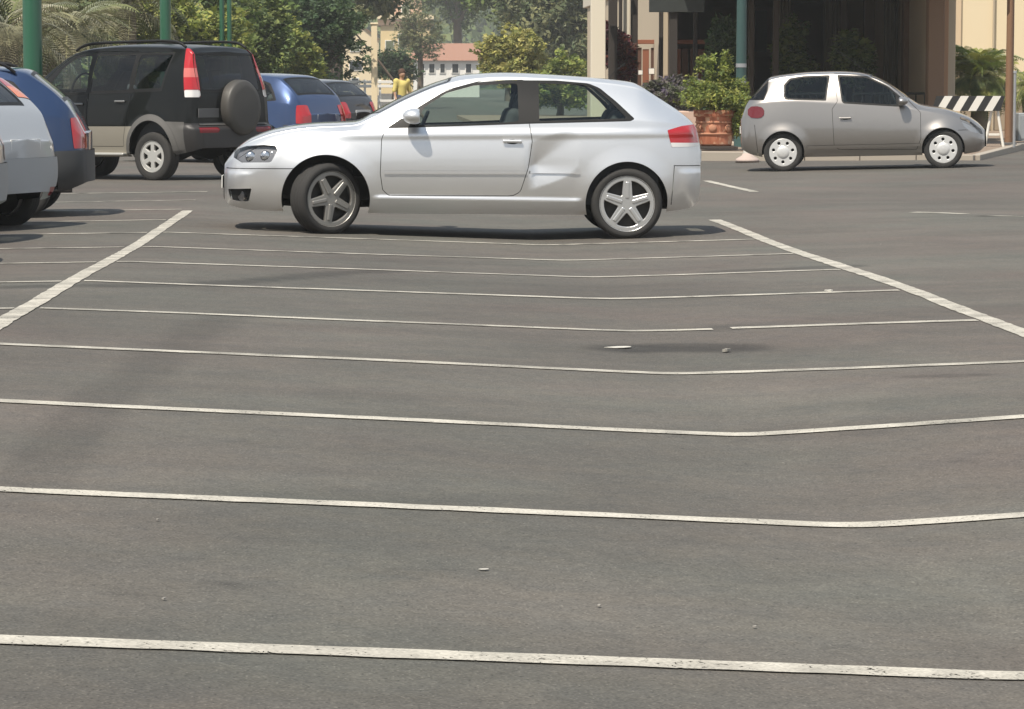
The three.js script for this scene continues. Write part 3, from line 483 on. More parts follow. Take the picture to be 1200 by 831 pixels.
function roundHatch() {                                // small rounded three door hatchback, nose at x = 0
  const A = (zx, zy) => [(1055 - zx) * 0.0038, (465 - (zx - 272) * 0.032 - zy) * 0.0038], T = (l) => l.map(([a, b]) => A(a, b)), L = 3.6;
  const fa = { x: A(893, 0)[0], y: 0.285, r: 0.315, flare: 0.03 }, ra = { x: A(272, 0)[0], y: 0.285, r: 0.315, flare: 0.03 };
  const ze = curve([[0, 0.4], [0.15, 0.54], [0.5, 0.66], [0.95, 0.7], [1.4, 0.62], [1.7, 0.56], [2.2, 0.54], [2.9, 0.535], [3.2, 0.52], [3.4, 0.56], [L, 0.56]]);
  const paint = paintMat([0.33, 0.312, 0.295], 0.8, 0.36);
  const tailF = poly(T([[200, 228], [192, 217], [174, 213], [150, 215], [138, 226], [138, 246], [150, 256], [174, 258], [191, 254], [199, 244]]), 0.004), headF = poly(T([[960, 248], [990, 258], [1040, 295], [1045, 310], [1000, 300], [975, 280]]), 0.008);
  return {
    L, paint, arches: [fa, ra], cowl: 0.97, tail: 3.35, track: 0.71, res: 0.9, seatUp: 0.05, bulgePower: 1.5,
    top: curve([[0, 0.56], [0.06, 0.63], [0.21, 0.745], [0.36, 0.81], [0.59, 0.885], [0.855, 0.935], [0.96, 0.96], [1.2, 1.14], [1.425, 1.298], [1.65, 1.404], [1.88, 1.452], [2.22, 1.474], [2.565, 1.472], [2.87, 1.45], [3.15, 1.415], [3.22, 1.37], [3.36, 1.22], [3.48, 1.08], [3.55, 0.95], [L, 0.8]]),
    edge: curve([[0, 0.53], [0.21, 0.7], [0.36, 0.77], [0.59, 0.845], [0.95, 0.91], [1.2, 1.08], [1.425, 1.24], [1.65, 1.345], [1.88, 1.395], [2.22, 1.418], [2.565, 1.416], [2.87, 1.395], [3.15, 1.35], [3.36, 1.17], [3.5, 1.02], [L, 0.77]]),
    belt: curve([[0, 0.5], [0.21, 0.65], [0.5, 0.76], [0.95, 0.86], [1.3, 0.92], [2.1, 0.985], [2.95, 1.04], [3.3, 1.02], [3.5, 0.93], [L, 0.73]]),
    mid: curve([[0, 0.4], [0.6, 0.55], [3, 0.6], [L, 0.5]]), bot: curve([[0, 0.3], [0.1, 0.23], [0.4, 0.2], [3.2, 0.21], [3.45, 0.26], [L, 0.34]]),
    zm: curve([[0, 0.45], [0.05, 0.57], [0.15, 0.67], [0.35, 0.76], [0.7, 0.815], [1.5, 0.83], [2.8, 0.83], [3.2, 0.8], [3.45, 0.74], [3.55, 0.68], [L, 0.6]]),
    zw: curve([[0, 0.42], [0.15, 0.6], [0.4, 0.7], [0.9, 0.76], [1.5, 0.775], [2.8, 0.77], [3.2, 0.73], [3.45, 0.66], [L, 0.57]]),
    ze, capFront: 0.03, capRear: 0.03,
    dlo: [poly(T([[487, 87], [600, 90], [680, 128], [742, 180], [727, 208], [505, 197]]), 0.003), poly(T([[276, 170], [278, 128], [300, 103], [350, 93], [457, 88], [441, 187], [284, 185]]), 0.003), poly(T([[200, 112], [217, 104], [214, 150], [200, 188], [142, 188]]), 0.002)],
    windows: [{ door: 'd', f: poly(T([[494, 94], [598, 96], [676, 132], [710, 162], [715, 200], [510, 190]]), 0.002) }, { name: 'quarter_window', f: poly(T([[283, 168], [285, 130], [304, 109], [352, 99], [449, 95], [436, 180], [290, 179]]), 0.003) }, { name: 'rear_side_glass', mat: smokeGlass, f: poly(T([[200, 116], [212, 109], [209, 150], [196, 184], [148, 184]]), 0.002) }],
    screens: [{ name: 'windscreen', f: (x, y, z, s) => (s >= 2 && s < 5 ? Math.max(1.0 + 0.3 * z * z - x, x - 1.68, z - ze(x) * 0.95) : 1) }, { name: 'rear_window', f: (x, y, z, s) => (s >= 1.85 && s < 5 ? Math.max(3.2 - x, x - 3.5, z - ze(x) * 0.99, 1.86 - s) : 1), mat: smokeGlass, rim: 0.02 }],
    strips: [{ name: 'side_moulding', f: [(x) => 0.95 - x, (x) => x - 2.62, sideOnly((x, y) => y - 0.375), (x, y) => 0.338 - y], mat: paint, off: 0.014, pair: true }, { name: 'grille', f: (x, y, z, s) => Math.max(z - 0.42, 0.33 - y, y - 0.44, x - 0.1), mat: matteBlack, off: 0.003 }],
    lamps: [{ name: 'headlight', f: (x, y, z) => Math.max(headF(x, y), 0.35 - z), mat: lampClear, back: M([0.4, 0.4, 0.4], 0.3, 0.5) }, { name: 'tail_light', f: (x, y, z) => Math.max(tailF(x, y), 0.42 - z), mat: M([0.13, 0.006, 0.01], 0.12, 0, { clearcoat: 1 }), off: 0.01 }],
    doors: [{ id: 'd', f: poly(T([[806, 230], [806, 330], [790, 372], [490, 376], [472, 360], [466, 220], [487, 190], [474, 84], [600, 84], [690, 126], [760, 185]]), 0.006), handle: [A(517, 0)[0], A(517, 256)[1], 0.17] }],
    seams: [{ f: sideOnly((x, y) => 3.37 + (y - 0.5) * 0.1 - x), mask: [(x, y) => y - 0.7] }, { f: sideOnly((x, y) => y - 0.56), mask: [(x) => x - 0.4, (x) => 0.13 - x] }],
    mirror: [A(735, 0)[0], A(735, 187)[1], 0.95],
    wheel: { r: 0.288, R: 0.2, width: 0.175, style: 'cover7', mat: hubPlastic },
    extras: [['number_plate', G.box(0.012, 0.11, 0.52, 3.632, 0.62, 0, 0.003), plateWhite], ['roof_aerial', G.tube([[1.75, 1.45, 0], [1.95, 1.62, 0], [2.2, 1.8, 0]], 0.004), black]],
  };
}
function offRoader() {                                 // boxy black five door with a spare wheel on the tailgate
  const L = 4.36, fa = { x: 1.03, y: 0.33, r: 0.4, flare: 0.035 }, ra = { x: 3.67, y: 0.33, r: 0.4, flare: 0.035 };
  const ze = curve([[0, 0.5], [0.15, 0.62], [0.5, 0.7], [1.1, 0.745], [1.5, 0.69], [1.95, 0.63], [2.6, 0.615], [3.9, 0.605], [4.2, 0.6], [L, 0.6]]);
  const paint = M([0.008, 0.009, 0.009], 0.4, 0, { specularIntensity: 0.1, clearcoat: 0.45, clearcoatRoughness: 0.05 }), beige = M([0.26, 0.24, 0.2], 0.55, 0.15), grey = M([0.11, 0.106, 0.1], 0.6, 0.1), dark = M([0.03, 0.028, 0.028], 0.5);
  const arch = (a, w) => (x, y) => Math.hypot(x - a.x, y - a.y) - a.r - w;
  const warp = (x, y) => -0.17 * smooth(0.95, 1.66, y) * smooth(3.4, 4.3, x) + 0.07 * (1 - smooth(0.62, 0.68, y)) * smooth(4, 4.3, x);
  const lampF = poly([[4.24, 1.02], [4.45, 1.02], [4.4, 1.6], [4.09, 1.6]], 0.01);
  return {
    L, paint, arches: [fa, ra].map((a) => ({ ...a, lipMat: grey })), cowl: 1.1, tail: 4.1, track: 0.77, res: 0.95, seatUp: 0.22, warp, tuck: 0.06,
    top: curve([[0, 0.8], [0.05, 0.86], [0.2, 0.95], [0.5, 1.01], [1.05, 1.06], [1.12, 1.09], [1.4, 1.29], [1.7, 1.47], [1.95, 1.59], [2.3, 1.65], [2.9, 1.675], [3.6, 1.665], [4.15, 1.64], [4.28, 1.625], [L, 1.57]]),
    edge: curve([[0, 0.77], [0.2, 0.91], [0.5, 0.965], [1.05, 1.02], [1.4, 1.23], [1.7, 1.41], [1.95, 1.53], [2.3, 1.595], [2.9, 1.615], [3.6, 1.608], [4.15, 1.585], [4.28, 1.57], [L, 1.52]]),
    belt: curve([[0, 0.73], [0.2, 0.86], [0.6, 0.92], [1.2, 0.99], [2.5, 1.03], [4, 1.07], [L, 1.06]]),
    mid: curve([[0, 0.55], [1, 0.66], [3.5, 0.68], [L, 0.66]]), bot: curve([[0, 0.38], [0.2, 0.3], [0.5, 0.28], [3.9, 0.3], [4.25, 0.36], [L, 0.4]]),
    zm: curve([[0, 0.55], [0.06, 0.68], [0.2, 0.78], [0.5, 0.855], [1, 0.885], [3.6, 0.885], [4.05, 0.87], [4.24, 0.83], [4.32, 0.78], [L, 0.68]]),
    zw: curve([[0, 0.52], [0.2, 0.72], [0.5, 0.79], [1, 0.825], [3.6, 0.83], [4.05, 0.815], [4.24, 0.785], [4.32, 0.74], [L, 0.65]]),
    ze, capFront: 0.04, capRear: 0.035,
    dlo: [poly([[1.28, 1.035], [1.72, 1.37], [1.98, 1.515], [2.2, 1.55], [3.9, 1.555], [3.82, 1.09], [2.5, 1.065]], 0.006)],
    windows: [{ door: 'f', f: poly([[1.55, 1.075], [1.8, 1.36], [2.02, 1.495], [2.2, 1.525], [2.36, 1.53], [2.4, 1.09]], 0.003) }, { door: 'r', mat: smokeGlass, f: poly([[2.47, 1.095], [2.47, 1.53], [3.2, 1.53], [3.2, 1.11]], 0.003) }, { name: 'cargo_window', mat: smokeGlass, f: poly([[3.29, 1.12], [3.29, 1.53], [3.87, 1.53], [3.79, 1.13]], 0.004) }],
    screens: [{ name: 'windscreen', f: (x, y, z, s) => (s >= 2 && s < 5 ? Math.max(1.14 + 0.25 * z * z - x, x - 1.92, z - ze(x) * 0.95) : 1) }, { name: 'rear_window', f: (x, y, z, s) => (s === 11 ? Math.max(z - 0.6, 1.07 - y, y - 1.55) : 1), mat: smokeGlass }],
    strips: [{ name: 'bumper_reflector', f: (x, y, z, s) => (s === 11 || x > 4.2 ? Math.max(Math.abs(y - 0.61) - 0.03, 0.36 - z, z - 0.72, 4.2 - x) : 1), mat: M([0.2, 0.01, 0.015], 0.25), off: 0.006, pair: true }, { name: 'rear_bumper_top', f: (x, y, z, s) => (s === 11 ? Math.max(Math.abs(y - 0.68) - 0.02, z - 0.75) : 1), mat: grey, off: 0.02 }],
    lamps: [
      { name: 'reverse_lamp', f: (x, y, z, s) => Math.max(lampF(x, y), 0.63 - z, y - 1.1), mat: whiteLens, off: 0.008 },
      { name: 'indicator_lamp', f: [(x, y, z, s) => Math.max(lampF(x, y), 0.63 - z - (y - 1.1) * 0.12), (x, y) => y - 1.36, (x, y) => 1.25 - y], mat: M([0.55, 0.14, 0.12], 0.12, 0, { clearcoat: 1 }), off: 0.012 },
      { name: 'tail_light', f: (x, y, z, s) => Math.max(lampF(x, y), 0.63 - z - (y - 1.1) * 0.12), mat: redLens, off: 0.012 },
      { name: 'headlight', f: ((f) => (x, y, z) => Math.max(f(x, y), 0.4 - z))(poly([[0, 0.66], [0.34, 0.7], [0.38, 0.86], [0, 0.82]], 0.01)), mat: lampClear, back: M([0.4, 0.4, 0.4], 0.3, 0.5) }],
    doors: [
      { id: 'f', f: poly([[1.5, 0.44], [1.3, 0.85], [1.24, 1.03], [1.68, 1.38], [1.96, 1.54], [2.2, 1.575], [2.42, 1.578], [2.45, 0.42]], 0.006), handle: [2.28, 0.93, 0.19] },
      { id: 'r', f: poly([[2.46, 0.42], [2.43, 1.578], [3.23, 1.575], [3.26, 0.98], [3.22, 0.76], [3.15, 0.5], [3.15, 0.42]], 0.006), handle: [3.08, 0.96, 0.19] }],
    cladding: [
      { name: 'arch_flare', f: sideOnly((x, y) => Math.min(arch(ra, 0.075)(x, y), arch(fa, 0.075)(x, y))), mat: grey, off: 0.012 },
      { name: 'rear_quarter_cladding', f: (x, y, z, s) => (s < 5 ? Math.max(y - 0.72 + (x - 3.9) * 0.02, 3.7 - x, x - 4.24) : 1), mat: grey, off: 0.008 },
      { name: 'rear_bumper', f: (x, y, z, s) => (x > 4.2 ? y - 0.7 : 1), mat: dark, off: 0.01 },
      { name: 'front_bumper', f: (x, y, z, s) => (x < 0.5 ? y - 0.62 : 1), mat: grey, off: 0.01 },
      { name: 'side_cladding', f: (x, y, z, s) => (s < 1.5 ? Math.max(y - 0.66, 1.1 - x, x - 3.75) : 1), mat: beige, off: 0.01 }],
    mirror: [1.5, 1.1, 1.25], mirrorMat: M([0.5, 0.5, 0.5], 0.3, 0.4), handleMat: M([0.25, 0.25, 0.25], 0.4, 0.5),
    wheel: { r: 0.318, R: 0.2, width: 0.215, style: 'six', mat: M([0.6, 0.59, 0.56], 0.38, 0.5) },
    extras: [
      ['spare_wheel_cover', (() => { const g = new THREE.LatheGeometry([[0.0, 0.215], [0.24, 0.21], [0.315, 0.19], [0.34, 0.15], [0.345, 0.04], [0.33, 0.0]].map((q) => new THREE.Vector2(...q)), 40); g.rotateZ(-Math.PI / 2); g.translate(4.34, 0.88, -0.08); return plain(g); })(), M([0.06, 0.056, 0.05], 0.5)],
      ['roof_rail', G.tube([[2.0, 1.6, 0.6], [2.15, 1.66, 0.6], [3.0, 1.695, 0.6], [3.95, 1.675, 0.6], [4.08, 1.62, 0.6]], 0.018), black], ['roof_rail', G.tube([[2.0, 1.6, -0.6], [2.15, 1.66, -0.6], [3.0, 1.695, -0.6], [3.95, 1.675, -0.6], [4.08, 1.62, -0.6]], 0.018), black],
      ['running_board', G.box(2.0, 0.035, 0.14, 2.18, 0.32, 0.86, 0.015), M([0.55, 0.54, 0.5], 0.4, 0.5)], ['running_board', G.box(2.0, 0.035, 0.14, 2.18, 0.32, -0.86, 0.015), M([0.55, 0.54, 0.5], 0.4, 0.5)],
      ['number_plate', G.box(0.012, 0.11, 0.4, 4.385, 0.82, 0.5, 0.003), M([0.1, 0.1, 0.1], 0.5)],
      ['exhaust_pipe', G.tube([[3.8, 0.3, -0.5], [4.2, 0.28, -0.5], [4.4, 0.28, -0.5]], 0.03), darkAlloy],
    ],
  };
}
function plainHatch({ paint, res = 0.75, bumper = M([0.045, 0.047, 0.05], 0.6), h = 1, lamp = 'low', rails = false, cover = M([0.42, 0.41, 0.39], 0.45, 0.3) }) {      // everyday five door hatchback
  const L = 3.95, fa = { x: 0.84, y: 0.3, r: 0.35 }, ra = { x: 3.35, y: 0.3, r: 0.35 }, H = (l) => curve(l.map(([x, y]) => [x, y * h]));
  const ze = curve([[0, 0.42], [0.15, 0.56], [0.5, 0.66], [1.05, 0.7], [1.5, 0.62], [1.9, 0.565], [2.6, 0.55], [3.3, 0.54], [3.6, 0.55], [3.8, 0.57], [L, 0.46]]);
  const tailF = lamp === 'low' ? poly([[3.87, 0.66], [4.1, 0.66], [4.1, 0.95], [3.84, 0.93]], 0.01) : null, hatchLamp = (x, y, z, s) => (s > 1.7 && s < 5 ? Math.max(3.47 - x, x - 3.7, 0.35 - z) : 1);
  return {
    L, paint, arches: [fa, ra], cowl: 1.05, tail: 3.7, track: 0.735, res, seatUp: 0.02,
    top: H([[0, 0.6], [0.05, 0.66], [0.2, 0.77], [0.5, 0.88], [1.0, 0.96], [1.08, 0.99], [1.4, 1.18], [1.75, 1.37], [2.0, 1.44], [2.4, 1.475], [2.9, 1.47], [3.3, 1.445], [3.42, 1.425], [3.55, 1.33], [3.8, 1.1], [3.88, 0.97], [L, 0.82]]),
    edge: H([[0, 0.57], [0.2, 0.73], [0.5, 0.84], [1.05, 0.93], [1.4, 1.12], [1.75, 1.31], [2.0, 1.385], [2.4, 1.42], [2.9, 1.415], [3.3, 1.39], [3.55, 1.28], [3.8, 1.06], [L, 0.79]]),
    belt: H([[0, 0.54], [0.2, 0.68], [0.5, 0.78], [1.1, 0.88], [2.5, 0.955], [3.4, 0.99], [3.7, 0.97], [L, 0.75]]),
    mid: curve([[0, 0.42], [0.6, 0.56], [3.2, 0.6], [L, 0.52]]), bot: curve([[0, 0.29], [0.1, 0.23], [0.4, 0.2], [3.4, 0.21], [3.75, 0.26], [L, 0.33]]),
    zm: curve([[0, 0.48], [0.05, 0.6], [0.15, 0.69], [0.4, 0.78], [0.8, 0.82], [3.1, 0.82], [3.5, 0.8], [3.72, 0.755], [3.85, 0.69], [3.92, 0.61], [L, 0.5]]),
    zw: curve([[0, 0.45], [0.15, 0.62], [0.4, 0.71], [0.9, 0.76], [3.1, 0.76], [3.5, 0.735], [3.72, 0.69], [3.85, 0.63], [3.92, 0.57], [L, 0.47]]),
    ze, capFront: 0.03, capRear: 0.045,
    dlo: [poly([[1.28, 0.91], [1.75, 1.24], [2.0, 1.33], [2.4, 1.365], [3.1, 1.355], [3.3, 1.3], [3.42, 1.16], [3.5, 1.03], [2.4, 0.965]].map(([x, y]) => [x, y * h]), 0.006)],
    windows: [{ door: 'f', f: poly([[1.5, 0.945], [1.8, 1.235], [2.02, 1.315], [2.28, 1.34], [2.3, 0.985]].map(([x, y]) => [x, y * h]), 0.003) }, { door: 'r', f: poly([[2.38, 0.99], [2.38, 1.343], [2.98, 1.335], [3.0, 1.02]].map(([x, y]) => [x, y * h]), 0.003) }, { name: 'quarter_window', f: poly([[3.05, 1.025], [3.05, 1.33], [3.26, 1.28], [3.38, 1.15], [3.44, 1.05]].map(([x, y]) => [x, y * h]), 0.003) }],
    screens: [{ name: 'windscreen', f: (x, y, z, s) => (s >= 2 && s < 5 ? Math.max(1.1 + 0.3 * z * z - x, x - 1.78, z - ze(x) * 0.95) : 1) }, { name: 'rear_window', f: (x, y, z, s) => (s >= 2 && s < 5 ? Math.max(3.46 - x, x - 3.78, z - ze(x) * (lamp === 'low' ? 0.9 : 0.6)) : 1), mat: smokeGlass }],
    strips: lamp === 'low' ? [] : [{ name: 'bumper_reflector', f: (x, y, z, s) => (x > 3.75 ? Math.max(Math.abs(y - 0.33) - 0.04, 0.4 - z, z - 0.66) : 1), mat: M([0.22, 0.01, 0.015], 0.3), off: 0.012, pair: true }],
    lamps: [...(lamp === 'low' ? [] : [{ name: 'indicator_lamp', f: [hatchLamp, (x) => 3.58 - x], mat: orangeLens, off: 0.005 }]), { name: 'tail_light', f: lamp === 'low' ? (x, y, z) => Math.max(tailF(x, y), 0.4 - z) : hatchLamp, mat: redLens, off: 0.005 },
      { name: 'headlight', f: ((f) => (x, y, z) => Math.max(f(x, y), 0.36 - z))(poly([[0, 0.56], [0.3, 0.62], [0.42, 0.74], [0, 0.68]], 0.01)), mat: lampClear, back: M([0.4, 0.4, 0.4], 0.3, 0.5) }],
    doors: [
      { id: 'f', f: poly([[1.22, 0.33], [1.2, 0.9], [1.72, 1.26], [1.98, 1.36], [2.34, 1.395], [2.36, 0.32], [1.3, 0.3]].map(([x, y]) => [x, y > 0.5 ? y * h : y]), 0.006), handle: [2.2, 0.86 * h, 0.17] },
      { id: 'r', f: poly([[2.38, 0.32], [2.36, 1.395], [3.02, 1.385], [3.06, 0.9], [2.98, 0.6], [2.9, 0.32]].map(([x, y]) => [x, y > 0.5 ? y * h : y]), 0.006), handle: [2.92, 0.88 * h, 0.17] }],
    cladding: [{ name: 'rear_bumper', f: (x, y, z, s) => (x > 3.3 ? Math.max(y - 0.63, ra.x + 0.33 - x) : 1), mat: bumper, off: 0.02 }, { name: 'front_bumper', f: (x, y, z, s) => (x < 0.6 ? y - 0.5 : 1), mat: bumper, off: 0.015 }],
    mirror: [1.42, 0.97 * h, 1],
    wheel: { r: 0.298, R: 0.205, width: 0.185, style: 'cover8', mat: cover },
    extras: [['number_plate', G.box(0.012, 0.11, 0.5, 3.977, 0.74, 0, 0.003), plateWhite], ['exhaust_pipe', G.tube([[3.3, 0.25, 0.42], [3.6, 0.25, 0.42], [3.82, 0.25, 0.42]], 0.026), darkAlloy],
      ...(rails ? [['roof_rail', G.tube([[1.95, 1.4 * h, 0.56], [2.1, 1.47 * h, 0.56], [2.7, 1.5 * h, 0.56], [3.2, 1.47 * h, 0.56], [3.32, 1.39 * h, 0.56]], 0.015), black], ['roof_rail', G.tube([[1.95, 1.4 * h, -0.56], [2.1, 1.47 * h, -0.56], [2.7, 1.5 * h, -0.56], [3.2, 1.47 * h, -0.56], [3.32, 1.39 * h, -0.56]], 0.015), black]] : [])],
  };
}
// a car standing on its own wheels: x, z of its middle, turned by yaw, tilted to the ground under its axles
function parkCar(name, label, group, sp, x, z, yaw) {
  const o = thing(name, label, 'car', x, z, 0, group);
  buildCar(o, sp);
  const f = sp.arches[0].x - sp.L / 2, r = sp.arches[1].x - sp.L / 2, c = Math.cos(yaw), s = Math.sin(yaw), low = (u) => Math.min(...[-1, 1].map((k) => { const v = k * sp.track; return ground(x + u * c + v * s, z - u * s + v * c); }));
  const yf = low(f), yr = low(r);
  o.rotation.order = 'YXZ'; o.rotation.set(0, yaw, Math.atan2(yr - yf, r - f));
  o.position.y = yf - (yr - yf) / (r - f) * f;
  return o;
}
const inRow = 'cars parked in the left row of stalls';
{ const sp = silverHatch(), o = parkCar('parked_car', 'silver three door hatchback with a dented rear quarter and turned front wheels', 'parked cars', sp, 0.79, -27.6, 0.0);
  for (const w of o.children) if (w.name === 'wheel' && w.position.x < 0) w.rotation.y += 0.54; }
{ const [x, z] = spot(1012, 46.3); parkCar('parked_car', 'small rounded grey-beige hatchback parked before the dark portico', 'parked cars', roundHatch(), x, z, Math.PI - 0.17); }
{ const [x, z] = spot(139, 41.6), o = parkCar('parked_car', 'black off-road car with beige lower cladding and covered spare wheel', inRow, offRoader(), x, z, -0.66); for (const c of o.children) if (c.name === 'wheel') c.position.x *= 0.93; else c.scale.set(0.93, 1.07, 1); }
{ const [x, z] = spot(-136, 29.8); parkCar('parked_car', 'dark blue hatchback with roof rails beside the black off-road car', inRow, plainHatch({ paint: paintMat([0.02, 0.042, 0.105], 0.25, 0.34), h: 0.99, rails: true }), x, z, 0.03); }
{ const [x, z] = spot(-196, 27.6); parkCar('parked_car', 'pale silver hatchback with high orange and red lamp beside dark blue hatchback', inRow, plainHatch({ paint: paintMat([0.46, 0.47, 0.48], 0.45, 0.34), bumper: M([0.36, 0.37, 0.38], 0.5, 0.2), lamp: 'high', h: 0.97 }), x, z, -0.42); }
{ const [x, z] = spot(-290, 24.9); parkCar('parked_car', 'silver-white hatchback parked between charcoal hatchback and pale silver hatchback', inRow, plainHatch({ paint: paintMat([0.5, 0.51, 0.52], 0.4, 0.34), bumper: M([0.3, 0.31, 0.32], 0.5, 0.2), h: 0.97, res: 0.6 }), x, z, -0.12); }
{ const [x, z] = spot(-405, 20.9); parkCar('parked_car', 'charcoal hatchback in the stall nearest the open end of the left row', inRow, plainHatch({ paint: paintMat([0.05, 0.05, 0.055], 0.3, 0.34), res: 0.55 }), x, z, -0.03); }
{ const [x, z] = spot(268, 50.5); parkCar('parked_car', 'light blue hatchback standing behind the black off-road car', inRow, plainHatch({ paint: paintMat([0.032, 0.058, 0.135], 0.3, 0.3), h: 0.99, res: 0.55 }), x, z, -0.62); }
{ const [x, z] = spot(318, 57); parkCar('parked_car', 'near-black hatchback parked behind the light blue hatchback', inRow, plainHatch({ paint: paintMat([0.02, 0.018, 0.02], 0.3, 0.3), h: 0.93, res: 0.55 }), x, z, -0.55); }
// ------------------------------------------------------------------ plants
function leafGeo(len, wid, n, seed, spread = 1) {       // a small spray of folded leaves
  const r = rng(seed), P = [], I = [];
  for (let k = 0; k < n; k++) {
    const a = r() * 6.283, e = (r() - 0.35) * 1.5, d = new THREE.Vector3(Math.cos(a) * Math.cos(e), Math.sin(e), Math.sin(a) * Math.cos(e)), s = new THREE.Vector3().crossVectors(d, new THREE.Vector3(r() - 0.5, 1, r() - 0.5)).normalize(), u = new THREE.Vector3().crossVectors(s, d);
    const o = new THREE.Vector3((r() - 0.5), (r() - 0.5), (r() - 0.5)).multiplyScalar(len * 0.8 * spread), l = len * (0.7 + 0.6 * r()), w = wid * (0.7 + 0.6 * r()), b = P.length / 3;
    const put = (t, q, h) => { const v = o.clone().addScaledVector(d, l * t).addScaledVector(s, w * q).addScaledVector(u, l * h); P.push(v.x, v.y, v.z); };
    put(0, 0, 0); put(0.45, 0.5, 0.08); put(0.45, -0.5, 0.08); put(0.5, 0, 0); put(1, 0, -0.12);
    I.push(b, b + 3, b + 1, b, b + 2, b + 3, b + 1, b + 3, b + 4, b + 3, b + 2, b + 4);
  }
  const g = new THREE.BufferGeometry(); g.setAttribute('position', new THREE.Float32BufferAttribute(P, 3)); g.setIndex(I); g.computeVertexNormals(); return g;
}
const leafMat = new THREE.MeshPhysicalMaterial({ color: 0xffffff, roughness: 0.6, transmission: 0.35, thickness: 0, side: THREE.DoubleSide, specularIntensity: 0.5 });
leafMat.roughness = 0.95;
const sprayL = leafGeo(0.15, 0.07, 7, 3), sprayM = leafGeo(0.1, 0.045, 7, 4), sprayS = leafGeo(0.055, 0.026, 7, 5), sprayXL = leafGeo(0.34, 0.16, 8, 6);
const bark = M([0.12, 0.09, 0.065], 0.95), barkPale = M([0.2, 0.165, 0.12], 0.95);
// crown made of leaf sprays spread through uneven clumps; blobs: [x, y, z, rx, ry, rz, count]
function crown(parent, blobs, geo, greens, seed, name = 'crown') {
  const r = rng(seed), list = []; const c = new THREE.Color(), q = new THREE.Quaternion(), e = new THREE.Euler(), s = new THREE.Vector3(), p = new THREE.Vector3(), m = new THREE.Matrix4();
  for (const [bx, by, bz, rx, ry, rz, n] of blobs) {
    const sub = []; const k = 9; for (let i = 0; i < k; i++) { const a = r() * 6.283, y = r() * 2 - 1, h = Math.sqrt(1 - y * y), t = 0.45 + 0.35 * r(); sub.push([bx + Math.cos(a) * h * rx * t, by + y * ry * t, bz + Math.sin(a) * h * rz * t, 0.38 + 0.3 * r()]); }
    for (let i = 0; i < n; i++) {
      const [sx, sy, sz, f] = sub[Math.floor(r() * k)], a = r() * 6.283, y = r() * 2 - 1, h = Math.sqrt(1 - y * y), t = f * Math.pow(r(), 0.45) * (0.85 + 0.35 * r());
      list.push([sx + Math.cos(a) * h * rx * t, sy + y * ry * t, sz + Math.sin(a) * h * rz * t]);
    }
  }
  const o = new THREE.InstancedMesh(geo, leafMat, list.length); o.name = name; o.userData.kind = 'stuff';
  list.forEach(([x, y, z], i) => {
    e.set((r() - 0.5) * 1.6, r() * 6.283, (r() - 0.5) * 1.6); q.setFromEuler(e); const k = 0.7 + 0.7 * r(); s.set(k, k, k); p.set(x, y, z); o.setMatrixAt(i, m.compose(p, q, s));
    const a = greens[Math.floor(r() * greens.length)], b = 0.75 + 0.5 * r(); c.setRGB(a[0] * b, a[1] * b, a[2] * b); o.setColorAt(i, c);
  });
  parent.add(o); return o;
}
function limbGeo(pts) {                               // tapered tube: [x, y, z, r]
  const P = [], I = [], k = 9;
  pts.forEach(([x, y, z, r], i) => { for (let a = 0; a < k; a++) { const t = a / k * 6.283, w = r * (1 + 0.12 * Math.sin(a * 3 + i)); P.push(x + Math.cos(t) * w, y, z + Math.sin(t) * w); } });
  for (let i = 0; i < pts.length - 1; i++) for (let a = 0; a < k; a++) { const b = (a + 1) % k; I.push(i * k + a, (i + 1) * k + a, i * k + b, i * k + b, (i + 1) * k + a, (i + 1) * k + b); }
  const g = new THREE.BufferGeometry(); g.setAttribute('position', new THREE.Float32BufferAttribute(P, 3)); g.setIndex(I); g.computeVertexNormals(); return g;
}
const GREEN = {
  mid: [[0.098, 0.149, 0.039], [0.149, 0.198, 0.055], [0.198, 0.238, 0.070], [0.079, 0.118, 0.039]],
  lime: [[0.259, 0.299, 0.059], [0.198, 0.247, 0.059], [0.338, 0.347, 0.089], [0.140, 0.189, 0.049]],
  dark: [[0.043, 0.085, 0.034], [0.063, 0.109, 0.043], [0.089, 0.140, 0.053], [0.055, 0.089, 0.043]],
  olive: [[0.149, 0.168, 0.079], [0.189, 0.198, 0.098], [0.109, 0.140, 0.063], [0.238, 0.238, 0.109]],
  gold: [[0.397, 0.376, 0.098], [0.317, 0.317, 0.089], [0.238, 0.259, 0.079], [0.476, 0.437, 0.159]],
  red: [[0.16, 0.035, 0.035], [0.2, 0.06, 0.04], [0.09, 0.04, 0.03], [0.1, 0.02, 0.035]],
};
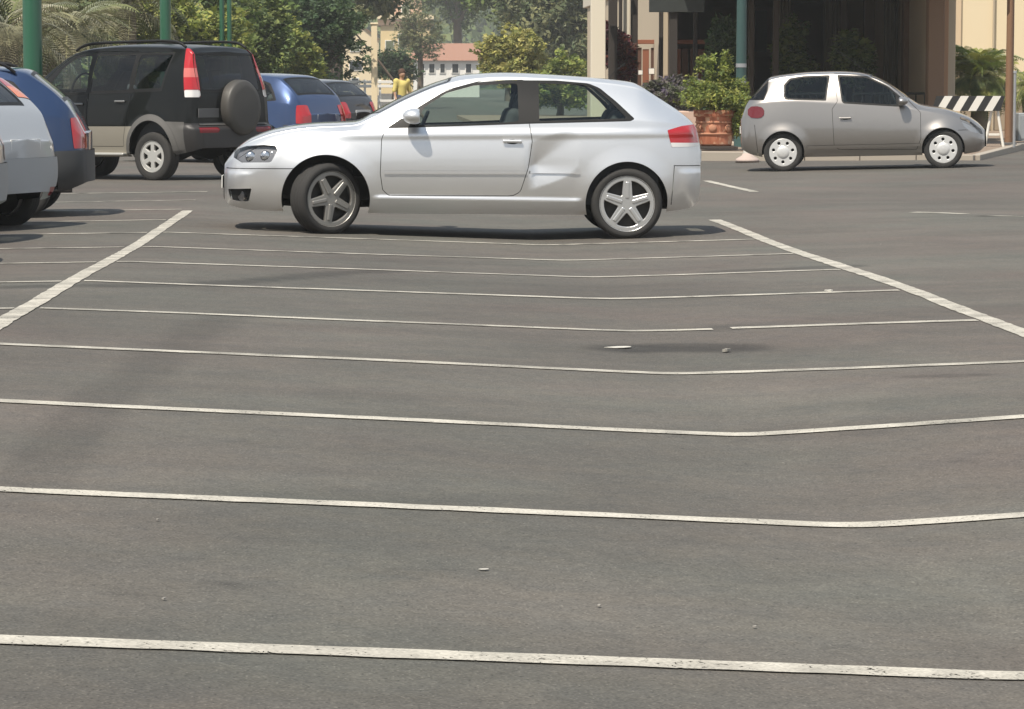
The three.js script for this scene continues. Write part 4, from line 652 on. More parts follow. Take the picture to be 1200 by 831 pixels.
function tree(name, label, px, depth, h, r, greens, seed, group, o = {}) {   // h: crown middle, r: crown radii
  const [x, z] = spot(px, depth), t = thing(name, label, o.category ?? 'tree', x, z, 0, group), q = rng(seed), [rx, ry, rz] = Array.isArray(r) ? r : [r, r, r];
  const base = Math.max(0.4, h - ry * 0.6);
  part('trunk', limbGeo([[0, -0.05, 0, 0.09 * rx + 0.05], [0.05, base * 0.5, 0.03, 0.07 * rx + 0.03], [0.1 * (q() - 0.5), base, 0, 0.06 * rx + 0.02], [0.3 * (q() - 0.5), h, 0.1, 0.03 * rx]]), o.bark ?? bark, t);
  for (let i = 0; i < 5; i++) { const a = q() * 6.283, s = 0.45 + 0.25 * q(); part('limb', limbGeo([[0, base * 0.85, 0, 0.04 * rx + 0.01], [Math.cos(a) * rx * s * 0.5, base + ry * 0.35, Math.sin(a) * rz * s * 0.5, 0.028 * rx + 0.01], [Math.cos(a) * rx * s, h + ry * 0.35 * q(), Math.sin(a) * rz * s, 0.012 * rx]]), o.bark ?? bark, t); }
  const n = o.n ?? 2600, blobs = [[0, h, 0, rx * 0.75, ry * 0.8, rz * 0.75, n * 0.4]];
  for (let i = 0; i < 6; i++) { const a = i / 6 * 6.283 + q(), e = (q() - 0.5) * 1.2; blobs.push([Math.cos(a) * rx * 0.55, h + e * ry * 0.7, Math.sin(a) * rz * 0.55, rx * (0.4 + 0.2 * q()), ry * (0.35 + 0.2 * q()), rz * (0.4 + 0.2 * q()), n * 0.1]); }
  crown(t, blobs, o.leaf ?? sprayL, greens, seed + 1); return shade(t);
}
function frondGeo(len, droop, seed, wide = 0.28, pairs = 24) {
  const r = rng(seed), P = [], I = [], V = (x, y, z) => { P.push(x, y, z); return P.length / 3 - 1; };
  const sp = (t) => [len * (t - 0.12 * t * t), len * (0.55 * t - droop * t * t), 0];
  for (let i = 0; i < 10; i++) { const [a, b] = sp(i / 10), [c, d] = sp((i + 1) / 10), w = 0.02 * (1 - i / 10) + 0.004, w2 = 0.02 * (1 - (i + 1) / 10) + 0.004; const q = [V(a, b, w), V(a, b, -w), V(c, d, w2), V(c, d, -w2)]; I.push(q[0], q[1], q[2], q[1], q[3], q[2]); }
  for (let i = 2; i < pairs; i++) { const t = i / pairs, [a, b] = sp(t), l = len * wide * Math.sin(Math.PI * Math.pow(t, 0.7)) * (0.85 + 0.3 * r()) + 0.05, w = (0.0045 + 0.002 * r()) * (len + 0.5);
    for (const s of [1, -1]) { const e = 0.04 - l * 0.06, q = [V(a - w, b, 0), V(a + w, b, 0), V(a + l * 0.33 + w, b + e, s * l * 0.5), V(a + l * 0.33 - w, b + e, s * l * 0.5), V(a + l * 0.62, b - l * 0.3 * (0.7 + 0.6 * r()), s * l * 0.95)]; I.push(q[0], q[1], q[2], q[0], q[2], q[3], q[3], q[2], q[4]); } }
  const g = new THREE.BufferGeometry(); g.setAttribute('position', new THREE.Float32BufferAttribute(P, 3)); g.setIndex(I); g.computeVertexNormals(); return g;
}
const frondMats = [[0.15, 0.17, 0.055], [0.22, 0.21, 0.1], [0.12, 0.14, 0.045], [0.3, 0.27, 0.16]].map((c) => new THREE.MeshPhysicalMaterial({ color: col(...c), roughness: 0.95, transmission: 0.25, thickness: 0, side: THREE.DoubleSide }));
const frondMatsGreen = [[0.16, 0.21, 0.045], [0.24, 0.27, 0.05], [0.1, 0.15, 0.035], [0.3, 0.3, 0.07]].map((c) => new THREE.MeshPhysicalMaterial({ color: col(...c), roughness: 0.95, transmission: 0.3, thickness: 0, side: THREE.DoubleSide }));
function palm(name, label, px, depth, trunkH, len, count, seed, mats, group, y) {
  const [x, z] = spot(px, depth), t = thing(name, label, 'palm', x, z, 0, group, y ?? ground(x, z)), r = rng(seed), n = len < 1 ? 20 : 28, geos = [frondGeo(len, 0.75, seed, 0.32, n), frondGeo(len * 0.9, 0.5, seed + 1, 0.32, n), frondGeo(len * 0.95, 1.0, seed + 2, 0.32, n)];
  part('trunk', limbGeo([[0, -0.05, 0, 0.2], [0.02, trunkH * 0.5, 0, 0.17], [0, trunkH, 0, 0.19], [0, trunkH + 0.15, 0, 0.08]]), barkPale, t);
  for (let i = 0; i < count; i++) { const m = part('frond', geos[i % 3], mats[Math.floor(r() * mats.length)], t); m.position.y = trunkH + 0.08 * r(); m.rotation.order = 'YXZ'; m.rotation.set((r() - 0.5) * 0.5, r() * 6.283, lerp(-0.85, 0.95, r())); const k = 0.8 + 0.35 * r(); m.scale.set(k, k, k); }
  return shade(t);
}
const L1 = 'palms at the back of the lot', L2 = 'trees and tall shrubs at the back of the lot';
palm('palm_tree', 'straw-coloured palm with drooping fronds behind the dark blue hatchback', 10, 58, 2.2, 1.9, 34, 11, frondMats, L1);
palm('palm_tree', 'olive green palm between the thick green lamp post and the black off-road car', 84, 63, 2.3, 1.8, 34, 21, frondMats, L1);
palm('palm_tree', 'pale palm behind the roof of the black off-road car', 150, 69, 2.9, 1.8, 30, 31, frondMats, L1);
tree('bushy_tree', 'leafy olive-green shrub between the two palms', 45, 76, 2.4, [1.7, 1.7, 1.4], GREEN.olive, 40, L2);
tree('bushy_tree', 'lime-green shrub above the middle of the black off-road car', 168, 80, 2.6, [1.5, 1.6, 1.3], GREEN.lime, 50, L2);
tree('bushy_tree', 'lime and dark green shrub between slim and twin green posts', 232, 83, 2.5, [1.6, 1.7, 1.4], GREEN.lime, 60, L2);
tree('bushy_tree', 'dark green shrub behind the twin green posts', 280, 88, 2.6, [1.6, 1.9, 1.4], GREEN.mid, 70, L2);
tree('bushy_tree', 'golden-green shrub right beside the thin green post', 333, 93, 2.2, [1.3, 1.6, 1.2], GREEN.lime, 80, L2);
tree('bushy_tree', 'dark bushy tree between thin green post and cream house', 372, 100, 2.6, [1.7, 2.2, 1.5], GREEN.dark, 90, L2);
const L3 = 'large trees beyond the lot';
tree('broadleaf_tree', 'tall dark tree behind the straw-coloured palm', 20, 118, 4.2, [4.2, 4.2, 3], GREEN.mid, 100, L3, { leaf: sprayXL, n: 3000 });
tree('broadleaf_tree', 'tall dark tree behind the lime-green shrub', 160, 124, 4.4, [4.2, 4.4, 3], GREEN.dark, 110, L3, { leaf: sprayXL, n: 3000 });
tree('broadleaf_tree', 'tall dark tree behind the twin green posts', 290, 128, 4.4, [4, 4.4, 3], GREEN.dark, 120, L3, { leaf: sprayXL, n: 3000 });
tree('broadleaf_tree', 'olive-green tree overhanging the cream gabled house', 392, 150, 6.4, [4, 3.4, 3], GREEN.olive, 130, L3, { leaf: sprayXL, n: 2600 });
tree('broadleaf_tree', 'round dark green tree beside the yellow house', 536, 300, 11.5, [5.8, 6.3, 5], GREEN.mid, 140, L3, { leaf: sprayXL, n: 2800 });
tree('broadleaf_tree', 'dark green spreading tree above the golden bush', 600, 205, 9.5, [5, 4.6, 4], GREEN.mid, 150, L3, { leaf: sprayXL, n: 3200 });
tree('broadleaf_tree', 'dark tree beside the cream gate pillar', 664, 165, 5.0, [4.4, 5.2, 3.4], GREEN.olive, 160, L3, { leaf: sprayXL, n: 3400 });
tree('bushy_tree', 'golden-green bush in front of the large dark trees', 600, 112, 1.9, [1.2, 1.75, 1.1], GREEN.gold, 170, L2);
tree('bushy_tree', 'low lime-green shrub between golden bush and cream gate pillar', 655, 108, 1.2, [1.3, 1.1, 1.1], GREEN.lime, 180, L2, { n: 1800 });
tree('bushy_tree', 'olive tree standing before the yellow house front', 492, 210, 4.6, [2.2, 2.2, 1.8], GREEN.olive, 185, L2, { n: 1300 });
tree('bushy_tree', 'low dark green bush below the yellow house', 462, 170, 2.2, [1.7, 1.3, 1.3], GREEN.dark, 190, L2, { n: 1500 });

// unseen trees added behind the viewer so the cars mirror something dark
for (let i = 0; i < 7; i++) { const x = -33 + i * 11, z = 38 + 5 * Math.sin(i * 2.3), t = thing('broadleaf_tree', 'tall unseen broadleaf tree added behind the viewer to darken reflections', 'tree', x, z, 0, 'unseen trees added behind the viewer', 0); part('trunk', limbGeo([[0, 0, 0, 0.3], [0.1, 2, 0, 0.24], [0, 5, 0, 0.12]]), bark, t); crown(t, [[0, 4.6, 0, 4.6, 3.6, 3, 900], [1.5, 6.5, 0, 3, 2.4, 2.4, 400], [-2, 3.2, 0, 3.4, 2.2, 2.4, 500]], sprayXL, GREEN.mid, 400 + i); }
// a wooded slope closes the view
{
  const P = [], C = [], I = [], n = 60, m = 14;
  for (let j = 0; j <= m; j++) for (let i = 0; i <= n; i++) { const x = lerp(-420, 420, i / n), t = j / m, z = -520 - 260 * t, y = t * (62 + 26 * fbm(x * 0.01 + 3, 2)) + 5 * (fbm(x * 0.05, t * 9, 3) - 0.5) * Math.min(1, t * 5); P.push(x, y, z); const v = 0.8 + 0.5 * fbm(x * 0.09, t * 30, 3); C.push(v, v, v); }
  for (let j = 0; j < m; j++) for (let i = 0; i < n; i++) { const a = j * (n + 1) + i; I.push(a, a + 1, a + n + 1, a + 1, a + n + 2, a + n + 1); }
  const g = new THREE.BufferGeometry(); g.setAttribute('position', new THREE.Float32BufferAttribute(P, 3)); g.setAttribute('color', new THREE.Float32BufferAttribute(C, 3)); g.setIndex(I); g.computeVertexNormals();
  const q = rng(303), wood = new THREE.InstancedMesh(sprayXL, leafMat, 9000), mm = new THREE.Matrix4(), cc = new THREE.Color();
  for (let i = 0; i < 9000; i++) { const x = lerp(-130, 150, q()), t = 0.6 * q(), y = t * (62 + 26 * fbm(x * 0.01 + 3, 2)), k = 5 + 5 * q(); mm.compose(new THREE.Vector3(x, y + 2 * q(), -520 - 260 * t), new THREE.Quaternion().setFromEuler(new THREE.Euler(q() * 3, q() * 6, q() * 3)), new THREE.Vector3(k, k, k)); wood.setMatrixAt(i, mm); const c = GREEN.mid[Math.floor(q() * 4)], v = 0.7 + 0.5 * q(); wood.setColorAt(i, cc.setRGB(c[0] * v, c[1] * v, c[2] * v)); }
  wood.name = 'hillside_wood'; wood.userData = { kind: 'stuff', label: 'distant green wood covering the hill behind the houses', category: 'wood' }; scene.add(wood);
  structure('hill', g, new THREE.MeshStandardMaterial({ color: col(0.055, 0.075, 0.028), roughness: 1, vertexColors: true, side: THREE.DoubleSide }));
}

// ------------------------------------------------------------------ lamp posts
const postGreen = M([0.022, 0.11, 0.06], 0.42, 0.1, { clearcoat: 0.3 }), postTeal = M([0.04, 0.085, 0.08], 0.45, 0.1), galv = M([0.4, 0.41, 0.42], 0.45, 0.6);
function lampPost(label, px, depth, dia, mat, o = {}) {
  const [x, z] = spot(px, depth), t = thing('lamp_post', label, 'lamp post', x, z, 0, o.group === undefined ? 'green posts at the back of the lot' : o.group), R = dia / 2, H = o.h ?? 7;
  part('pole', limbGeo([[0, 0, 0, R], [0, H * 0.5, 0, R * 0.94], [0, H, 0, R * 0.7]].map((p) => p)), mat, t);
  if (o.twin) part('pole', limbGeo([[o.twin, 0, 0.1, R], [o.twin, H, 0.1, R * 0.8]]), mat, t);
  part('base', G.lathe([[0, 0], [R * 2, 0], [R * 2, 0.06], [R * 1.35, 0.1], [R * 1.25, 0.5], [R * 1.02, 0.56]]), mat, t);
  part('arm', G.tube([[0, H - 0.1, 0], [-0.3, H + 0.35, 0], [-1.2, H + 0.5, 0]], R * 0.45), mat, t);
  part('lamp_head', (() => { const g = new THREE.SphereGeometry(1, 20, 12); g.scale(0.36, 0.09, 0.16); g.translate(-1.45, H + 0.49, 0); return plain(g); })(), galv, t);
  for (const py of o.bands ?? []) part('band', G.cyl(R * 1.04, R * 1.04, 0.07, 0, at(px, py, depth).y - t.position.y, 0), galv, t);
  return shade(t);
}
lampPost('thick dark green lamp post behind the dark blue hatchback', 40, 40, 0.25, postGreen);
lampPost('slim dark green lamp post rising behind the middle of the black off-road car', 195, 64, 0.23, postGreen);
lampPost('pair of thin green posts behind the rear of the black off-road car', 261, 82, 0.13, postGreen, { twin: 0.2 });
lampPost('thin green lamp post behind the light blue hatchback', 320, 104, 0.2, postGreen);
lampPost('thinnest green lamp post before the dark bushy tree', 360, 138, 0.15, postGreen);
lampPost('blue-green lamp post with pale bands beside the dark portico', 868, 56, 0.19, postTeal, { bands: [79, 99], group: null });

// ------------------------------------------------------------------ houses far behind
const H = {};
const slabBox = (px0, px1, py0, py1, d, thick) => { const a = at(px0, py0, d), b = at(px1, py1, d); return { cx: (a.x + b.x) / 2, cy: (a.y + b.y) / 2, w: Math.abs(b.x - a.x), h: Math.abs(a.y - b.y), z: (a.z + b.z) / 2 - thick / 2, thick }; };
function house(name, label, px0, px1, pyTop, d, thick, wall) {
  const s = slabBox(px0, px1, pyTop, 96 + 1.3 * LENS / d, d, thick), t = thing(name, label, 'house', s.cx, s.z, 0, null, 0);
  const h = s.cy + s.h / 2; part('wall', G.box(s.w, h + 0.3, thick, 0, (h - 0.3) / 2, 0, 0.02), wall, t);
  t.userData.dim = { w: s.w, h, thick, px0, px1, d }; return t;
}
const paneDark = M([0.03, 0.035, 0.04], 0.1), shutterGreen = M([0.1, 0.12, 0.06], 0.7), roofTile = M([0.3, 0.16, 0.11], 0.85), cream = M([0.72, 0.6, 0.4], 0.9), yellow = M([0.68, 0.53, 0.28], 0.9), pinkWall = M([0.6, 0.4, 0.28], 0.9), white = M([0.75, 0.73, 0.68], 0.85), corniceBrown = M([0.2, 0.13, 0.08], 0.85);
function win(t, px0, px1, py0, py1, d, shut) { const s = slabBox(px0, px1, py0, py1, d, 0.1), x = s.cx - t.position.x, z = t.userData.dim.thick / 2, w = part('window', G.box(s.w + 0.16, s.h + 0.16, 0.12, x, s.cy, z + 0.02, 0.01), white, t); part('pane', G.box(s.w, s.h, 0.06, x, s.cy, z + 0.07, 0), shut ? shutterGreen : paneDark, w); }
{
  const d = 300, t = house('gabled_house', 'narrow cream gabled house with dark brown roof', 402, 444, 48, d, 6, cream), m = t.userData.dim;
  const sh = new THREE.Shape([[-m.w / 2 - 0.1, m.h], [0.1, m.h + 1.4], [m.w / 2 + 0.1, m.h]].map((p) => new THREE.Vector2(...p))), g = new THREE.ExtrudeGeometry(sh, { depth: 6, bevelEnabled: false }); g.translate(0, 0, -3); part('gable', plain(g), cream, t);
  for (const s of [1, -1]) { const q = G.box(m.w / 2 + 0.5, 0.14, 6.4, 0, 0, 0, 0); q.rotateZ(-s * Math.atan2(1.4, m.w / 2)); q.translate(s * m.w / 4 + 0.05, m.h + 0.82, 0); part('roof', q, corniceBrown, t); }
  win(t, 410, 424, 72, 82, d, false); win(t, 412, 420, 92, 103, d, false); win(t, 411, 421, 52, 60, d, true);
}
{
  const d = 345, t = house('tall_house', 'tall yellow house with brown cornice and pink upper storey', 446, 505, 30, d, 8, yellow), m = t.userData.dim;
  part('cornice', G.box(m.w + 0.6, 0.7, 8.6, 0, m.h + 0.34, 0, 0.02), corniceBrown, t); part('string_course', G.box(m.w + 0.7, 0.5, 8.7, 0, m.h + 0.95, 0, 0.02), cream, t);
  part('upper_storey', G.box(m.w - 1.2, 3.2, 7, -0.4, m.h + 2.8, 0, 0.02), pinkWall, t); part('roof', G.box(m.w, 0.5, 8, -0.2, m.h + 4.65, 0, 0.05), roofTile, t);
  win(t, 452, 461, 48, 58, d, true); win(t, 467, 476, 40, 56, d, true); win(t, 482, 490, 40, 56, d, true); 
  { const s = slabBox(470, 480, 6, 18, d, 0.1), x = s.cx - t.position.x; const w = part('window', G.box(s.w, s.h, 0.1, x, s.cy, 3.56, 0.01), white, t); part('pane', G.box(s.w * 0.8, s.h * 0.85, 0.06, x, s.cy, 3.62, 0), shutterGreen, w); }
}
{
  const d = 262, t = house('low_house', 'low white house with red tiled roof below the round dark tree', 485, 562, 71, d, 6, white), m = t.userData.dim;
  const sh = new THREE.Shape([[-3.4, 0], [0, 1.5], [3.4, 0]].map((p) => new THREE.Vector2(...p))), g = new THREE.ExtrudeGeometry(sh, { depth: m.w + 0.5, bevelEnabled: false }); g.rotateY(Math.PI / 2); g.translate(-m.w / 2 - 0.25, m.h, 0); part('roof', plain(g), roofTile, t);
  for (const [a, b] of [[492, 497], [503, 509], [516, 521], [530, 537], [546, 552]]) win(t, a, b, 75, 85, d, false);
}
{ const [x, z] = spot(439, 100), t = thing('gate_pillar', 'tall pale cream pillar in front of the cream gabled house', 'pillar', x, z, 0), top = at(439, 29, 100).y - t.position.y; part('shaft', G.box(0.2, top, 0.2, 0, top / 2, 0, 0.02), cream, t); part('cap', G.box(0.26, 0.06, 0.26, 0, top + 0.03, 0, 0.02), cream, t); }
{ // dark trunk leaning out of the shrubs
  const d = 108, a = at(416, 42, d), b = at(468, 104, d), t = thing('leaning_trunk', 'thin dark leaning trunk crossing in front of the cream gabled house', 'trunk', b.x, b.z, 0), dx = a.x - b.x, y0 = b.y - t.position.y, y1 = a.y - t.position.y, f = y0 / (y1 - y0);
  part('trunk', limbGeo([[-dx * f, 0, 0, 0.075], [0, y0, 0, 0.06], [dx * 0.5, (y0 + y1) / 2 + 0.12, 0, 0.045], [dx, y1 + 0.1, 0, 0.035], [dx * 1.2, y1 + 0.5, 0, 0.02]]), bark, t); crown(t, [[dx * 1.2, y1 + 0.7, 0, 0.7, 0.5, 0.6, 260]], sprayL, GREEN.olive, 501, 'foliage'); shade(t); }
{ const d = 130, a = at(392, 96, d), b = at(463, 104, d), t = thing('rail_fence', 'low white rail fence beyond the parked cars', 'fence', (a.x + b.x) / 2, a.z, 0), w = b.x - a.x; for (const y of [0.5, 1.12, 1.3]) part('rail', G.box(w, y > 1 ? 0.12 : 0.1, 0.05, 0, y, 0, 0.01), white, t); for (let i = 0; i <= 4; i++) part('post', G.box(0.1, 1.4, 0.1, lerp(-w / 2, w / 2, i / 4), 0.7, -0.08, 0.01), white, t); }

// ------------------------------------------------------------------ pavement and the café side on the right
const pavingMap = dataTexture(256, (i, j) => { const s = stone(i * 2, j * 2), v = 205 + (s.v - 0.5) * 70; return [v, v, v]; }, true);
const paving = new THREE.MeshStandardMaterial({ color: col(0.36, 0.27, 0.2), map: pavingMap, roughness: 0.9, side: THREE.DoubleSide }), kerbStone = M([0.34, 0.3, 0.25], 0.9);
const PAVE = 0.15;
{
  const C = spot(1143, 49.5), A = spot(640, 53.5), B = spot(1260, 76), pts = [A, C, B, [B[0] + 40, B[1] - 6], [B[0] + 40, -110], [A[0], -110]];
  const sh = new THREE.Shape(pts.map(([x, z]) => new THREE.Vector2(x, -z))), g = new THREE.ExtrudeGeometry(sh, { depth: 0.25, bevelEnabled: false }); g.rotateX(-Math.PI / 2); g.translate(0, PAVE - 0.25, 0);
  const p = g.attributes.position, uv = []; for (let i = 0; i < p.count; i++) uv.push(p.getX(i) / 1.5, p.getZ(i) / 1.5); g.setAttribute('uv', new THREE.Float32BufferAttribute(uv, 2));
  const pave = structure('pavement', g, paving);
  const kerb = (p, q) => { const L = Math.hypot(q[0] - p[0], q[1] - p[1]), n = Math.floor(L / 0.9), a = Math.atan2(-(q[1] - p[1]), q[0] - p[0]), kg = G.box(L / n - 0.012, 0.3, 0.16, 0, 0, 0, 0.015); for (let i = 0; i < n; i++) { const t = (i + 0.5) / n, m = part('kerb_stone', kg, kerbStone, pave); m.position.set(lerp(p[0], q[0], t), PAVE - 0.14, lerp(p[1], q[1], t)); m.rotation.y = a; } };
  kerb(A, C); kerb(C, B);
}
const gx = (px, d) => at(px, 96, d).x, gz = (px, d) => at(px, 96, d).z, gy = (py, d) => at(600, py, d).y;
const onPave = (name, label, cat, px, d, group) => thing(name, label, cat, gx(px, d), gz(px, d), 0, group, PAVE);
// portico: deep roofed veranda, dark inside
{
  const d0 = 57, t = onPave('portico_building', 'deep dark portico with brown columns behind the small grey-beige hatchback', 'building', 955, 66), ox = t.position.x, oz = t.position.z, X = (px, d) => gx(px, d) - ox, Z = (d) => gz(955, d) - oz;
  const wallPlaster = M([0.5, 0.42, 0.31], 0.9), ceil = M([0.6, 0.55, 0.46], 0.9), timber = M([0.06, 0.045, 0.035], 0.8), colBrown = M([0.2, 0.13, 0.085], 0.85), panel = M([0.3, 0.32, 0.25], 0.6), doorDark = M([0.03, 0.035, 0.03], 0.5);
  const xl = X(822, 58), xr = X(1100, 60), w = xr - xl, cx = (xl + xr) / 2;
  part('roof', G.box(w + 0.8, 0.3, 28, cx, 3.35, Z(57) - 14, 0.02), ceil, t); part('parapet', G.box(w + 1, 0.9, 0.25, cx, 3.9, Z(57) + 0.1, 0.02), wallPlaster, t);
  part('back_wall', G.box(w + 0.6, 3.3, 0.3, cx, 1.6, Z(84), 0.01), wallPlaster, t); part('side_wall', G.box(0.3, 3.3, 24, xr + 0.25, 1.6, Z(72) - 0.3, 0.01), wallPlaster, t); part('side_wall', G.box(0.3, 3.3, 21, xl - 0.2, 1.6, Z(73.5), 0.01), wallPlaster, t);
  part('floor', G.box(w, 0.04, 26, cx, 0.02, Z(71), 0), M([0.5, 0.44, 0.36], 0.85), t);
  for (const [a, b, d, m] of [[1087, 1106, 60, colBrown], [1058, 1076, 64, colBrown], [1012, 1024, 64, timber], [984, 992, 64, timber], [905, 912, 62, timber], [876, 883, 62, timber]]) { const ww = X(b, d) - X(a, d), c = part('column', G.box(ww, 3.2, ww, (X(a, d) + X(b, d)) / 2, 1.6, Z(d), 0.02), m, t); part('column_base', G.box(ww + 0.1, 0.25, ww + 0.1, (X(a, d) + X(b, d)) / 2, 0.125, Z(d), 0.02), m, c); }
  for (const [a, b, p0] of [[942, 968, 14], [1030, 1052, 20]]) { const d = 83, y = gy(p0, d), ww = X(b, d) - X(a, d), q = part('door', G.box(ww, y - PAVE, 0.12, (X(a, d) + X(b, d)) / 2, (y - PAVE) / 2, Z(d) - 0.7, 0.01), panel, t); part('pane', G.box(ww * 0.7, (y - PAVE) * 0.45, 0.04, (X(a, d) + X(b, d)) / 2, (y - PAVE) * 0.7, Z(d) - 0.62, 0), doorDark, q); }
  for (const [a, b, p0, p1, d] of [[888, 902, 12, 60, 83], [922, 936, 20, 52, 83], [1080, 1086, 0, 90, 80]]) part('wall_panel', G.box(X(b, d) - X(a, d), gy(p0, d) - gy(p1, d), 0.08, (X(a, d) + X(b, d)) / 2, (gy(p0, d) + gy(p1, d)) / 2 - PAVE, Z(d) - 0.75, 0.01), panel, t);
  for (const [px, d, w] of [[918, 66, 0.3], [974, 67, 0.35], [1044, 65, 0.3]]) part('curtain', (() => { const pts = []; for (let i = 0; i <= 12; i++) pts.push(new THREE.Vector2((i / 12 - 0.5) * w, 0.04 * Math.sin(i * 1.9))); for (let i = 12; i >= 0; i--) pts.push(new THREE.Vector2((i / 12 - 0.5) * w, 0.04 * Math.sin(i * 1.9) + 0.012)); const g = new THREE.ExtrudeGeometry(new THREE.Shape(pts), { depth: 2.9, bevelEnabled: false }); g.rotateX(-Math.PI / 2); g.translate(X(px, d), 0.2, Z(d)); return plain(g); })(), M([0.2, 0.19, 0.14], 0.95), t);
  part('beam', G.box(w, 0.28, 0.2, cx, 3.05, Z(61), 0.01), colBrown, t); part('beam', G.box(w, 0.22, 0.2, cx, 3.08, Z(66), 0.01), colBrown, t);
  for (const [a, b, d, h] of [[905, 975, 61, 0.95], [1000, 1085, 61.5, 0.95]]) for (let i = 0; i < 9; i++) part('railing_bar', G.cyl(0.014, 0.014, h, lerp(X(a, d), X(b, d), i / 8), 0, Z(d), 8), doorDark, t);
  for (const [a, b, d, h] of [[905, 975, 61, 0.95], [1000, 1085, 61.5, 0.95]]) part('handrail', G.box(X(b, d) - X(a, d), 0.05, 0.05, (X(a, d) + X(b, d)) / 2, h, Z(d), 0.01), doorDark, t);
}
{ // corner pier: its lighter orange-brown carries the sunlit side of the brown column
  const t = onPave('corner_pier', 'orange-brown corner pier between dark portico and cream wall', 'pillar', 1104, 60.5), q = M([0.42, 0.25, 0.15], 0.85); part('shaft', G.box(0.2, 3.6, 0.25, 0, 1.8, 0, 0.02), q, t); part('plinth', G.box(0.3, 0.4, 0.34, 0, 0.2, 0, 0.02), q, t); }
{ // cream building on the right
  const t = onPave('cream_building', 'sunlit cream building behind the green palm', 'building', 1190, 76), d = 75, ox = t.position.x, cw = M([0.74, 0.62, 0.42], 0.9), ww = gx(1320, d) - gx(1112, d), cx = (gx(1320, d) + gx(1112, d)) / 2 - ox;
  part('wall', G.box(ww, 6, 0.4, cx, 3, 1, 0.02), cw, t); part('plinth', G.box(ww, 0.7, 0.46, cx, 0.35, 1, 0.02), M([0.3, 0.24, 0.17], 0.9), t);
  part('downpipe', G.cyl(0.03, 0.03, 6, gx(1161, d) - ox, 0, 1.26, 12), M([0.42, 0.35, 0.25], 0.6), t); part('pilaster', G.box(0.28, 6, 0.1, gx(1116, d) - ox, 3, 1.22, 0.01), M([0.62, 0.48, 0.32], 0.9), t);
  part('roof', G.box(ww + 0.6, 0.3, 3, cx, 6.15, 0, 0.03), roofTile, t);
}
{ const t = onPave('wooden_post', 'rust-brown post rising beside the striped barrier', 'post', 1183, 57.5); part('shaft', limbGeo([[0, 0, 0, 0.075], [0, 2, 0, 0.07], [0, 4.2, 0, 0.065]]), M([0.2, 0.11, 0.06], 0.8), t); part('foot', G.box(0.26, 0.05, 0.26, 0, 0.025, 0, 0.01), greyPlastic, t); }
{ const t = onPave('sign_pole', 'thin galvanised pole with small plate beside the rust-brown post', 'pole', 1189.5, 55.5); part('shaft', G.cyl(0.025, 0.025, 1.35, 0, 0, 0, 12), galv, t); part('cap', G.cyl(0.035, 0.03, 0.04, 0, 1.34, 0, 12), galv, t); }
{ const t = onPave('utility_box', 'low grey metal cabinet behind the thin galvanised pole', 'cabinet', 1207, 60); part('cabinet', G.box(0.5, 0.55, 0.35, 0, 0.3, 0, 0.02), M([0.32, 0.34, 0.35], 0.5, 0.2), t); part('door', G.box(0.42, 0.45, 0.02, 0, 0.3, 0.18, 0.005), M([0.3, 0.32, 0.33], 0.5, 0.2), t); }
palm('garden_palm', 'bright green bushy palm behind the striped barrier', 1146, 63, 1.2, 1.0, 110, 71, frondMatsGreen, null, PAVE);
palm('garden_palm', 'small bright green palm beyond the rust-brown post', 1206, 65, 1.0, 0.7, 40, 81, frondMatsGreen, null, PAVE);
{ // striped barrier board on trestles
  const d = 56, t = onPave('striped_barrier', 'black and white striped barrier board on trestle legs on the pavement', 'barrier', 1137, d), ox = t.position.x, a = gx(1092, d) - ox, b = gx(1178, d) - ox, y1 = gy(112.5, d) - PAVE, y0 = gy(130, d) - PAVE, w = b - a, n = 9, sk = 0.16;
  const wp_ = M([0.72, 0.7, 0.64], 0.6), bp = M([0.02, 0.02, 0.02], 0.6);
  for (let i = 0; i < n; i++) { const x0 = lerp(a, b, i / n), x1 = lerp(a, b, (i + 1) / n), c = (v) => clamp(v, a, b), sh = new THREE.Shape([[c(x0 - sk / 2), y0], [c(x1 - sk / 2), y0], [c(x1 + sk / 2), y1], [c(x0 + sk / 2), y1]].map((p) => new THREE.Vector2(...p))), g = new THREE.ExtrudeGeometry(sh, { depth: 0.03, bevelEnabled: false }); part('stripe_panel', plain(g), i % 2 ? wp_ : bp, t); }
  for (const px of [1103, 1167]) for (const s of [-1, 1]) { const x = gx(px, d) - ox; part('leg', G.tube([[x + s * 0.02, y1 - 0.06, -0.06], [x + s * 0.16, 0, -0.06 + s * 0.05]], 0.026, 4), wp_, t); }
  for (const px of [1103, 1167]) part('brace', G.box(0.2, 0.04, 0.03, gx(px, d) - ox, 0.22, -0.06, 0.005), wp_, t);
}
